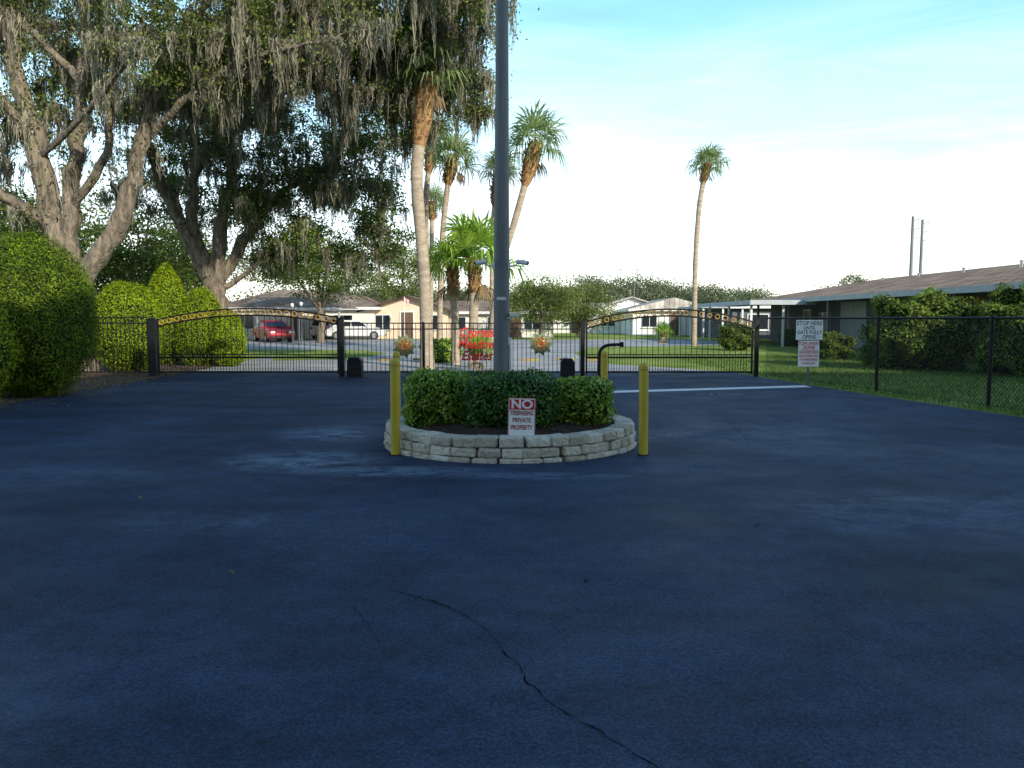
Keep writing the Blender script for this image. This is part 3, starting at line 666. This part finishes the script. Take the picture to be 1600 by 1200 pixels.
simpletree(190,44,290,4.2,'dense dark tree behind the oaks','oakdark',66,130,(.10,.055),low=.15)
simpletree(20,40,280,4.2,'dense dark tree behind the hedge row','oakdark',66,130,(.10,.055),low=.15)
simpletree(60,34,420,2.2,'low leafy tree behind the iron fence','oakdark',30,110,(.09,.05),low=.1)
simpletree(285,48,340,2.8,'dense dark tree behind the parked cars','oakdark',40,120,(.10,.055),low=.25)
simpletree(500,52,350,3.6,'leafy tree beyond the parking area','oakdark',56,130,(.085,.045),low=.3)
simpletree(630,70,375,3.8,'pale green tree behind the gabled house','olive',56,110,(.10,.055) ,.6,.3)
simpletree(555,80,432,3.6,'tree behind the parked cars','far',46,100,(.11,.065),.6,.15)
simpletree(845,60,428,2.8,'olive green bushy tree beyond the fence','olive',56,130,(.08,.042),.5,.1)
simpletree(905,66,438,3.4,'olive green bushy tree beyond the fence','olive',56,120,(.085,.045),.55,.1)
simpletree(965,95,436,4.2,'broad tree behind the pale houses','far',50,110,(.12,.07),.6,.1)
simpletree(1325,85,425,3.4,'pale green tree behind the long building','far',44,100,(.10,.06),.6,.4)
simpletree(740,75,450,3,'tree behind the low houses','far',30,90,(.11,.065),.6,.15)
cl=[]
for i in range(460):
    px=random.uniform(470,1190); Dd=random.uniform(105,130); hpx=462-8*math.sin(px*.021)-5*math.sin(px*.07)
    if 800<px<1170: hpx-=16
    q=S(px,random.uniform(hpx,500),Dd); cl.append(tuple(q))
for i in range(120):
    px=random.uniform(-250,480); Dd=random.uniform(70,100); q=S(px,random.uniform(395,500),Dd); cl.append(tuple(q))
cl=np.array(cl); C=np.repeat(cl,240,axis=0)+rng.normal(size=(len(cl)*240,3))*np.array([1.3,1.3,.6]); C[:,2]=np.maximum(C[:,2],.1)
o=arrobj('woodland',leaves(C,.165,.095),['far']); o['kind']='stuff'; o['label']='distant line of grey-green trees behind the houses'; o['category']='trees'
# ------------------------------------------------------------------ palms
def fan(V,Mi,org,d,pet,fr,nseg,droop,mi=0,spread=1.9):
    d=Vector(d).normalized(); up=Vector((0,0,1)); s=d.cross(up)
    if s.length<.1: s=Vector((1,0,0))
    s.normalize(); nrm=s.cross(d).normalized(); tw=random.uniform(-.7,.7); s,nrm=(s*math.cos(tw)+nrm*math.sin(tw)),(nrm*math.cos(tw)-s*math.sin(tw))
    org=Vector(org); hub=org+d*pet+Vector((0,0,-.06*pet))
    w=.014; V.append([org-s*w,org+s*w,hub+s*w,hub-s*w]); Mi.append(mi)
    for k in range(nseg):
        a=-spread+2*spread*k/(nseg-1); dr=(d*math.cos(a)+s*math.sin(a)+nrm*.12*random.uniform(-1,1)).normalized()
        l=fr*(1-.22*abs(a)/spread)*random.uniform(.75,1.2); w0=.013*fr/.6*1.6
        sd=dr.cross(nrm).normalized()
        m=hub+dr*l*.6+nrm*.05*l; e=hub+dr*l*.92+Vector((0,0,-droop*l*random.uniform(.6,1.4)))
        V.append([hub-sd*w0*.25,hub+sd*w0*.25,m+sd*w0,m-sd*w0]); Mi.append(mi)
        V.append([m-sd*w0,m+sd*w0,e+sd*w0*.15,e-sd*w0*.15]); Mi.append(mi)
def palm(pts,D,crown,r,lab,tr=.15,bootlen=1.2,bootr=.3,nf=24,lush=False,fr=None,el=(-.5,1.35)):
    P=[S(a,c,D) for a,c in pts]; P=[Vector((P[0].x,P[0].y,0))]+P[1:]
    base=P[0]; t=thing('palm_tree',lab,'palm',base,None); c=S(*crown,D); P2=P+[c]
    out=[]
    for i in range(len(P2)-1):
        p0=P2[max(i-1,0)];p1=P2[i];p2=P2[i+1];p3=P2[min(i+2,len(P2)-1)]
        for k in range(6):
            u=k/6; out.append(.5*((2*p1)+(p2-p0)*u+(2*p0-5*p1+4*p2-p3)*u*u+(3*p1-p0-3*p2+p3)*u**3))
    out.append(c); n=len(out)
    b=MB(); b.tube(out,[tr*(1.25 if i<2 else 1)*random.uniform(.95,1.05) for i in range(n)],12); b.obj('trunk',['bark_palm'],t,base=base)
    b=MB(); i=n-1; acc=0; path=[out[-1]]
    while i>0 and acc<bootlen: acc+=(out[i]-out[i-1]).length; path.append(out[i-1]); i-=1
    m=14; prof=[]
    for k in range(m+1):
        s=k/m*bootlen; a=0; pos=path[0]
        for j in range(len(path)-1):
            l=(path[j+1]-path[j]).length
            if a+l>=s: pos=path[j].lerp(path[j+1],(s-a)/l if l else 0); break
            a+=l; pos=path[j+1]
        prof.append(pos)
    rad=[tr+(bootr-tr)*math.sin(math.pi*min(1,(.25+.75*k/m)))**.8 if k<m else tr for k in range(m+1)]
    b.tube(prof,[x*.92 for x in rad],12)
    for k in range(m):
        for j in range(7):
            a=2*math.pi*(j+.5*(k%2))/7+k*.2; dr=Vector((math.cos(a),math.sin(a),0)); p=prof[k]+dr*rad[k]*.85; s=Vector((-dr.y,dr.x,0))*.06
            e=p+dr*random.uniform(.06,.16)+Vector((0,0,random.uniform(.10,.2)))
            b.add([p-s,p+s,e+s*.5,e-s*.5,p+Vector((0,0,.1))-s,p+Vector((0,0,.1))+s],[(0,1,2,3),(4,5,2,3)])
    b.obj('leaf_bases',['boots'],t,base=base,recalc=False)
    V=[];Mi=[]; fr=fr or r*.6
    for k in range(nf):
        u=(k+.5)/nf; e=el[0]+(el[1]-el[0])*u**.9; a=k*2.39996+random.uniform(-.3,.3)
        d=(math.cos(a)*math.cos(e),math.sin(a)*math.cos(e),math.sin(e))
        fan(V,Mi,c,d,(r-fr)*random.uniform(.7,1.25),fr*random.uniform(.8,1.15),15 if not lush else 24,.45 if e<.6 else .12,0)
    for k in range(4):
        a=random.uniform(0,6.28); fan(V,Mi,c-Vector((0,0,.1)),(math.cos(a)*.5,math.sin(a)*.5,-1),r*.35,fr*.7,10,.2,1,.6)
    arrobj('crown',np.array([[tuple(q) for q in f] for f in V]),['palmlush' if lush else 'palm','deadfrond'],t,base,np.array(Mi))
palm([(668,570),(662,420),(652,300),(654,235)],25.3,(672,118),1.45,'tall palm with pale curved trunk and shaggy brown head',.19,2.2,.34,22)
palm([(686,545),(690,400),(697,310)],34,(708,246),1.5,'slender palm with small round crown',.12,1.2,.28)
palm([(664,545),(666,400),(666,300)],37,(678,220),1.4,'slender palm with booted trunk behind a taller palm',.13,1.5,.3)
palm([(764,550),(780,430),(806,340)],33,(838,224),1.75,'leaning palm with thick shaggy brown trunk head',.14,1.8,.36)
palm([(770,545),(769,430),(771,345)],37,(781,266),1.35,'straight palm with brown booted trunk top',.13,1.7,.29)
palm([(672,540),(674,420)],43,(675,316),1.15,'short palm with small crown behind the palm cluster',.12,1.0,.24)
palm([(1085,530),(1086,430),(1091,340),(1097,295)],46,(1106,256),1.5,'solitary tall thin palm on the lawn',.145,1.1,.28)
palm([(740,565),(740,500)],26,(742,408),1.9,'low fan palm with broad bright green leaves',.15,1.1,.22,16,True,1.05,(-.15,1.4))
palm([(712,565),(711,500)],27.5,(706,420),1.5,'low fan palm with bright green fan leaves',.13,1.0,.20,13,True,.9,(-.15,1.4))
palm([(1036,540),(1036,530)],52,(1036,520),.95,'young fan palm growing on the lawn',.12,.3,.18,14,True,.6,(.0,1.4))
palm([(745,575),(745,560)],24,(745,548),.7,'young palm sprouting at the fence',.1,.2,.12,12,True,.45,(.0,1.4))
bush(690,530,29,.7,'low shrub under the palms',3500,lm='shrub',lump=.12,pw=2.5,l=.05,w=.03,nm='leafy_shrub')
# ------------------------------------------------------------------ buildings
def window(parent,x,y,z,w,h,side='front'):
    hold=bpy.data.objects.new('window',None); COL.objects.link(hold); hold.parent=parent; hold.location=(x,y,z)
    if side=='west': hold.rotation_euler=(0,0,-math.pi/2)
    b=MB(); f=.07
    for xx in(-w/2,w/2): b.box((xx,-.02,0),(f,.08,h+f))
    for zz in(-h/2,h/2): b.box((0,-.022,zz),(w-f,.08,f))
    b.box((0,-.018,0),(.04,.06,h-f)); b.obj('frame',['fasciapale' if side=='west' else 'white'],hold)
    b=MB(); b.box((0,-.006,0),(w-f,.02,h-f)); b.obj('pane',['glass'],hold)
    b=MB(); b.box((0,-.07,-h/2-.07),(w+.2,.16,.06)); b.obj('sill',['fasciapale' if side=='west' else 'white'],hold)
def door(parent,x,y,z0,w=.95,h=2.05,side='front',mt='doorbrown'):
    hold=bpy.data.objects.new('door',None); COL.objects.link(hold); hold.parent=parent; hold.location=(x,y,z0)
    if side=='west': hold.rotation_euler=(0,0,-math.pi/2)
    b=MB(); b.box((0,-.02,h/2),(w,.05,h)); b.obj('leaf',[mt],hold)
    b=MB()
    for xx in(-w/2-.04,w/2+.04): b.box((xx,-.025,h/2),(.08,.09,h))
    b.box((0,-.025,h+.04),(w+.16,.09,.08)); b.obj('frame',['white'],hold)
    b=MB(); b.tube([(w*.38,-.05,1),(w*.38,-.1,1)],.03,8); b.obj('handle',['chrome'],hold)
def house(lab,cx,cy,w,d,h,rh,wm,rm,rot=0,style='front',wins=(),doors=(),oh=.5):
    t=thing('house',lab,'house',(cx,cy,0),None,rot)
    b=MB()
    if style=='front': b.prism([(-w/2,0),(w/2,0),(w/2,h),(0,h+rh),(-w/2,h)],-d/2,d/2)
    else: b.box((0,0,h/2),(w,d,h))
    b.obj('wall',[wm],t)
    b=MB(); k=.14
    if style=='front':
        sl=rh/(w/2)
        for s in(-1,1):
            x1=s*(w/2+oh); z1=h-oh*sl; y0,y1=-d/2-oh,d/2+oh
            b.add([(0,y0,h+rh+.01),(x1,y0,z1+.01),(x1,y1,z1+.01),(0,y1,h+rh+.01),(0,y0,h+rh+k),(x1,y0,z1+k),(x1,y1,z1+k),(0,y1,h+rh+k)],[(0,1,2,3),(4,7,6,5),(0,4,5,1),(1,5,6,2),(2,6,7,3),(3,7,4,0)])
    else:
        y0,y1,x0,x1=-d/2-oh,d/2+oh,-w/2-oh,w/2+oh; ins=min(d,w)/2 if style=='hip' else 0
        if w>=d: r0,r1=(x0+ins,0,h+rh),(x1-ins,0,h+rh); F=[(0,1,5,4),(1,2,5),(2,3,4,5),(3,0,4)]
        else: r0,r1=(0,y0+ins,h+rh),(0,y1-ins,h+rh); F=[(0,1,4),(1,2,5,4),(2,3,5),(3,0,4,5)]
        zz=h+.03; b.add([(x0,y0,zz),(x1,y0,zz),(x1,y1,zz),(x0,y1,zz),r0,r1],F+[(3,2,1,0)])
    b.obj('roof',[rm],t)
    b=MB()
    if style!='front':
        for c,s in(((0,y0,h-.06),(x1-x0,.06,.2)),((0,y1,h-.06),(x1-x0,.06,.2)),((x0,0,h-.06),(.06,y1-y0-.07,.2)),((x1,0,h-.06),(.06,y1-y0-.07,.2))): b.box(c,s)
        b.obj('fascia',['white'],t)
    for x,z,ww,hh in wins: window(t,x,-d/2,z,ww,hh)
    for x in doors: door(t,x,-d/2,0)
    return t
def hx(px,D): return S(px,500,D).x
house('low tan house with gabled front and white trim',hx(640,64),67,6.4,9,2.2,1.05,'walltan','roofdark',0,'front',[(-1.9,1.3,1.2,1.1),(1.8,1.3,1.3,1.1)],[0],.6)
house('long low cream house behind the fence',hx(775,66),70,9.5,7,2.1,1.0,'wallcream','roofdark',0,'gable',[(-3.2,1.2,1.4,1),(0,1.2,1.4,1),(3,1.2,1.4,1)],[1.6])
house('white gabled house beside the parking area',hx(562,66),71,5.0,8,2.2,1.1,'wallwhite','roof',0,'front',[(-1.2,1.2,1.1,1.1)],[1.2])
house('low cream house with brown roof',hx(440,58),66,12,8,2.4,1.5,'wallcream','roofdark',0,'hip',[(-4,1.3,1.4,1.1),(3.6,1.3,1.5,1.1)],[0,1.8])
house('white low house with pale roof behind the lawn',hx(985,84),88,9,9,2.3,1.4,'wallwhite','roofpale',0,'front',[(-2.4,1.3,1.5,1.1),(2,1.3,1.4,1.1)],[0])
house('white low house with long pale roof',hx(1055,74),80,7.5,10,2.4,1.1,'wallwhite','roofpale',0,'gable',[(-2.2,1.3,1.4,1.1),(2.2,1.3,1.2,1.1)],[.2])
house('cream house half hidden by trees',hx(885,86),90,9,8,2.2,1.1,'wallcream','roofpale',0,'gable',[(-2.2,1.3,1.4,1.1)],[1])
house('dark low house behind the round hedges',hx(-20,52),56,14,8,2.4,1.2,'wallcream','roofdark',0,'gable',[(-2.2,1.3,1.4,1.1)],[1])
cp=thing('carport','open carport with brown roof and slim white posts','carport',(hx(440,56),58,0))
b=MB(); w,d=9,6
b.add([(-w/2,-d/2,2.3),(w/2,-d/2,2.3),(w/2,d/2,2.3),(-w/2,d/2,2.3),(-w/2+1.6,0,3.1),(w/2-1.6,0,3.1)],[(0,1,5,4),(1,2,5),(2,3,4,5),(3,0,4),(3,2,1,0)]); b.obj('roof',['roofdark'],cp)
b=MB(); b.box((0,-d/2-.02,2.22),(w,.05,.2)); b.obj('fascia',['white'],cp)
for i in range(4):
    b=MB(); b.box((0,0,1.1),(.12,.12,2.2)); b.obj('post',['white'],cp,loc=(-w/2+.3+i*(w-.6)/3,-d/2+.2,0))
lb=thing('long_building','long low building with warm brown shingle roof and deeply shaded walls','building',(24,38,0))
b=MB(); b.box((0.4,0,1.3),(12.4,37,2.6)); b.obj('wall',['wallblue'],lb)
x0,x1,y0,y1=-7.8,7.8,-20,19.5; zz=2.72
b=MB(); b.add([(x0,y0,zz),(x1,y0,zz),(x1,y1,zz),(x0,y1,zz),(0,y0+6,4.15),(0,y1-5,4.15)],[(0,1,4),(1,2,5,4),(2,3,5),(3,0,4,5),(3,2,1,0)]); b.obj('roof',['roof'],lb)
b=MB()
for c,s in(((0,y0,2.62),(x1-x0,.05,.24)),((0,y1,2.62),(x1-x0,.05,.24)),((x0,0,2.62),(.05,y1-y0-.06,.24)),((x1,0,2.62),(.05,y1-y0-.06,.24))): b.box(c,s)
b.obj('fascia',['fasciapale'],lb)
b=MB(); b.box((-5.84,-8.5,1.25),(.1,8,2.4)); b.obj('brown_siding',['wallbrown'],lb)
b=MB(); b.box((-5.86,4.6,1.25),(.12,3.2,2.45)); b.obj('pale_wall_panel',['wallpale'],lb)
for y in(-10,-6.5,-1,8.6): window(lb,-5.8-(.1 if y<-4 else 0),y,1.35,1.6,1.15,'west')
for y in(1.2,11.4): door(lb,-5.8,y,0,side='west')
for i in range(6):
    b=MB(); b.box((0,0,1.25),(.14,.14,2.5)); b.obj('porch_post',['fasciapale' if i>3 else 'fascia'],lb,loc=(-7.45,-14+i*6,0))
for i in range(5):
    b=MB(); b.tube([(0,0,0),(0,0,.45)],.07,8); b.tube([(0,0,.45),(0,0,.5)],.11,8); b.obj('roof_vent',['chrome'],lb,loc=(-2.2+.3*i,-8+5*i,3.6))
fc=thing('flat_carport','flat-roofed open carport with pale grey edge joined to walkway','carport',(15.0,52,0))
b=MB(); b.box((0,0,2.5),(3.6,15,.12)); b.obj('roof',['fascia'],fc)
b=MB(); b.box((-1.82,0,2.47),(.04,15.1,.26)); b.box((0,-7.54,2.47),(3.6,.04,.26)); b.obj('fascia',['fasciapale'],fc)
for x,y in((-1.6,-7),(-1.6,-2.4),(-1.6,2.4),(-1.6,7),(.2,-7)):
    b=MB(); b.box((0,0,1.215),(.12,.12,2.43)); b.obj('post',['white'],fc,loc=(x,y,0))
house('far end low building with flat grey roof and posts',23,74,12,24,2.5,.7,'wallblue','roof',0,'gable',[(-4,1.3,1.6,1.2),(0,1.3,1.6,1.2)],[-2])
t=thing('porch','covered walkway with pale roof edge and slim white posts','porch',(16.2,66,0))
b=MB(); b.box((0,0,2.45),(3.4,9,.16)); b.obj('roof',['fasciapale'],t)
for x,y in((-1.5,-4.3),(0,-4.3),(1.5,-4.3),(-1.5,0),(-1.5,4.3)):
    b=MB(); b.box((0,0,1.185),(.13,.13,2.37)); b.obj('post',['white'],t,loc=(x,y,0))
# unseen stepped block, added and sized so its shadow covers the entry drive
ap=thing('shadow_block','unseen tall cream block added behind the camera to shade the drive','building',(30,-18,0))
b=MB(); b.box((18,0,8.9),(72,16,17.8)); b.box((-39,0,7.6),(42,16,15.2)); b.obj('wall',['wallcream'],ap)
b=MB(); b.box((18,0,17.95),(72.4,16.4,.3)); b.box((-39.2,0,15.35),(41.6,16.4,.3)); b.obj('roof',['roofdark'],ap)
for f in range(4):
    for i in range(5):
        window(ap,-18+i*6,8.0,2+f*4,1.8,1.5)
# ------------------------------------------------------------------ cars
def car(name,lab,loc,rot,paint,wagon=False):
    t=thing(name,lab,'car',loc,'cars parked beyond the gate',rot)
    b=MB(); pr=[(-2.15,.32),(-2.2,.6),(-2.12,.88),(-1.3,.98),(1.0,1.0),(1.75,.86),(2.15,.7),(2.22,.45),(2.12,.26),(-2.0,.26)]
    if wagon: pr=[(-2.15,.32),(-2.2,.7),(-2.15,1.02),(-1.3,1.05),(1.1,1.02),(1.8,.92),(2.12,.75),(2.2,.45),(2.12,.26),(-2.0,.26)]
    b.prism(pr,-.87,.87); b.obj('body',[paint],t,bevel=.07)
    zt=1.45 if not wagon else 1.6; zb=.96
    b=MB(); v=[]
    for z,xa,xb,hw in((zb,-1.8 if not wagon else -2.1,1.15,.80),(zt-.1,-1.05 if not wagon else -1.9,.4,.66),(zt,-.95 if not wagon else -1.8,.2,.58)):
        v+=[(xa,-hw,z),(xb,-hw,z),(xb,hw,z),(xa,hw,z)]
    f=[(8,9,10,11)]
    for r in(0,4): f+=[(r+i,r+(i+1)%4,r+4+(i+1)%4,r+4+i) for i in range(4)]
    b.add(v,f); b.obj('cabin',[paint],t,bevel=.03)
    xa,xb=(-1.5,.85) if not wagon else (-1.9,.85)
    for s in(-1,1):
        for u0,u1,a0,a1 in((xa+.1,-.35,-.85 if not wagon else -1.75,-.35),(-.28,xb,-.28,.3)):
            b=MB(); b.add([(u0,s*.812,zb+.05),(u1,s*.812,zb+.05),(a1,s*.69,zt-.12),(a0,s*.69,zt-.12)],[(0,1,2,3)]); b.obj('side_window',['glass'],t)
    b=MB(); b.add([(1.13,-.7,zb+.05),(1.13,.7,zb+.05),(.44,.58,zt-.1),(.44,-.58,zt-.1)],[(0,1,2,3)]); o=b.obj('windscreen',['glass'],t); o.location=(.02,0,.02)
    b=MB(); xr=-1.76 if not wagon else -2.09; b.add([(xr,-.68,zb+.06),(xr,.68,zb+.06),((-1.1 if not wagon else -1.93),.56,zt-.12),((-1.1 if not wagon else -1.93),-.56,zt-.12)],[(0,1,2,3)]); o=b.obj('rear_window',['glass'],t); o.location=(-.02,0,.02)
    for x in(-1.35,1.35):
        for s in(-1,1):
            h=bpy.data.objects.new('wheel',None); COL.objects.link(h); h.parent=t; h.location=(x,s*.78,.32)
            b=MB(); b.tube([(0,-.11,0),(0,.11,0)],.32,20); b.obj('tyre',['rubber'],h,bevel=.02)
            b=MB(); b.tube([(0,s*.105,0),(0,s*.12,0)],.2,14); b.obj('rim',['chrome'],h)
    for s in(-1,1):
        b=MB(); b.box((2.1,s*.62,.68),(.16,.36,.14)); b.obj('headlight',['lamp'],t,bevel=.03)
        b=MB(); b.box((-2.14,s*.68,.8),(.1,.24,.2)); b.obj('taillight',['taillamp'],t,bevel=.02)
        b=MB(); b.box((.8,s*.93,1.02),(.12,.16,.11)); b.obj('wing_mirror',[paint],t,bevel=.02)
    b=MB(); b.box((2.17,0,.36),(.1,1.5,.14)); b.obj('bumper_grille',['rubber'],t,bevel=.02)
car('parked_car','red compact car parked in front of the carport',(hx(426,54),54,0),math.radians(-58),'carred',False)
car('parked_car','white car parked beyond the entry gate',(hx(556,60),60,0),math.radians(8),'carwhite')
car('parked_car','white sport utility car parked beside the posts',(hx(508,61),63,0),math.radians(80),'carwhite',True)
for i,px in enumerate((606,656,830,886,930)):
    t=thing('wheel_stop','yellow painted concrete wheel stop on the asphalt','parking block',(hx(px,30),30+.6*(i%2),0),'yellow wheel stops')
    b=MB(); b.prism([(-.35,0),(.35,0),(.33,.07),(-.33,.07)],-.07,.07); b.obj('block',['yellow_dull'],t,bevel=.015)
    for x in(-.22,.22): b=MB(); b.tube([(x,0,.07),(x,0,.082)],.02,6); b.obj('anchor_bolt',['steel'],t)
t=thing('flagpole','slim white flagpole with a small striped flag','flag',(hx(632,60),60,0))
b=MB(); b.tube([(0,0,0),(0,0,3.2)],.025,8); b.obj('pole',['white'],t)
b=MB(); n=6
for i in range(7):
    vs=[];fs=[]
    for k in range(n+1): x=.35*k/n; yy=.06*math.sin(k*1.1); vs+=[(x,yy,2.8+i*.05-.5*x),(x,yy,2.8+(i+1)*.05-.5*x)]
    for k in range(n): fs.append((2*k,2*k+2,2*k+3,2*k+1))
    b.add(vs,fs,i%2)
b.obj('flag_cloth',['redmetal','signwhite'],t,recalc=False)
for px,D,top in((991,78,440),(471,47,478),(457,46,480)):
    t=thing('light_post','thin pale light post standing near the houses','lamp post',(hx(px,D),D,0),'thin light posts'); h=S(px,top,D).z
    b=MB(); b.tube([(0,0,0),(0,0,h)],[.05,.035],8); b.obj('post',['steel'],t)
    b=MB(); b.tube([(0,0,h),(0,0,h+.06),(0,0,h+.2),(0,0,h+.24)],[.05,.1,.09,.02],10); b.obj('lantern',['lamp'],t)
for px,D,top in((1423,150,338),(1438,156,343)):
    x=S(px,430,D).x; h=S(px,top,D).z
    t=thing('transmission_pole','tall grey transmission pole carrying power lines','power pole',(x,D,0),'transmission poles')
    b=MB(); b.tube([(0,0,0),(0,0,h)],[.38,.24],10); b.obj('shaft',['steel'],t)
    for z in(.80,.88,.96):
        b=MB(); b.tube([(0,0,h*z),(1.3,0,h*z+.3)],.07,6); b.obj('insulator_arm',['steel'],t)
    for z in(.80,.88,.96):
        b=MB(); pts=[]
        for k in range(13): u=k/12; pts.append((1.3+u*75,u*10,h*z+.2-9*u*(1-u)*.6-1.0*u))
        b.tube(pts,.032,4); b.obj('power_line',['steel'],t)
# ------------------------------------------------------------------ light
az=math.radians(35); el=math.radians(24)
sv=Vector((math.sin(az)*math.cos(el),-math.cos(az)*math.cos(el),math.sin(el)))
ld=bpy.data.lights.new('sun','SUN'); ld.energy=5; ld.angle=math.radians(.5); ld.color=(1,.93,.80)
lo=bpy.data.objects.new('sun',ld); COL.objects.link(lo); lo.rotation_euler=(-sv).to_track_quat('-Z','Y').to_euler(); lo.location=(20,-20,30)
w=bpy.data.worlds.new('World'); scene.world=w; w.use_nodes=True; nt=w.node_tree; bg=nt.nodes['Background']; out=nt.nodes['World Output']
sky=N(nt,'ShaderNodeTexSky',sky_type='NISHITA'); sky.sun_disc=False; sky.sun_elevation=el; sky.sun_rotation=math.atan2(sv.x,sv.y)
nt.links.new(sky.outputs[0],bg.inputs[0]); bg.inputs[1].default_value=.15
tc=N(nt,'ShaderNodeTexCoord'); sp=N(nt,'ShaderNodeSeparateXYZ'); nt.links.new(tc.outputs['Generated'],sp.inputs[0])
mp=N(nt,'ShaderNodeMapping'); mp.inputs['Scale'].default_value=(1.6,1.6,9); mp.inputs['Rotation'].default_value=(0,.25,.3); nt.links.new(tc.outputs['Generated'],mp.inputs[0])
cn=N(nt,'ShaderNodeTexNoise'); cn.inputs['Scale'].default_value=2.0; cn.inputs['Detail'].default_value=10; cn.inputs['Roughness'].default_value=.6; cn.inputs['Distortion'].default_value=.6; nt.links.new(mp.outputs[0],cn.inputs[0])
ma=N(nt,'ShaderNodeMath',operation='MULTIPLY_ADD'); ma.inputs[1].default_value=-.34; nt.links.new(cn.outputs[0],ma.inputs[0])
mb=N(nt,'ShaderNodeMath',operation='ADD'); mb.inputs[1].default_value=.16; nt.links.new(sp.outputs[2],ma.inputs[2]); nt.links.new(ma.outputs[0],mb.inputs[0])
rr=ramp(nt,[(0,(.95,.95,.95)),(.12,(.86,.90,.92)),(.22,(.48,.73,.80)),(.36,(.18,.54,.66)),(.6,(.01,.08,.20))]); nt.links.new(mb.outputs[0],rr.inputs[0])
bg2=N(nt,'ShaderNodeBackground'); bg2.inputs[1].default_value=1.0; nt.links.new(rr.outputs[0],bg2.inputs[0])
ad=N(nt,'ShaderNodeAddShader'); nt.links.new(bg.outputs[0],ad.inputs[0]); nt.links.new(bg2.outputs[0],ad.inputs[1]); nt.links.new(ad.outputs[0],out.inputs[0])
# ------------------------------------------------------------------ camera
cd=bpy.data.cameras.new('camera'); cd.sensor_width=36; cd.lens=36*FOC/1600; cd.clip_end=3000; cd.clip_start=.05
co=bpy.data.objects.new('camera',cd); COL.objects.link(co); co.location=(0,0,EYE); co.rotation_euler=(math.pi/2-TILT,0,0); scene.camera=co
scene.view_settings.view_transform='Standard'; scene.view_settings.look='None'; scene.view_settings.exposure=0
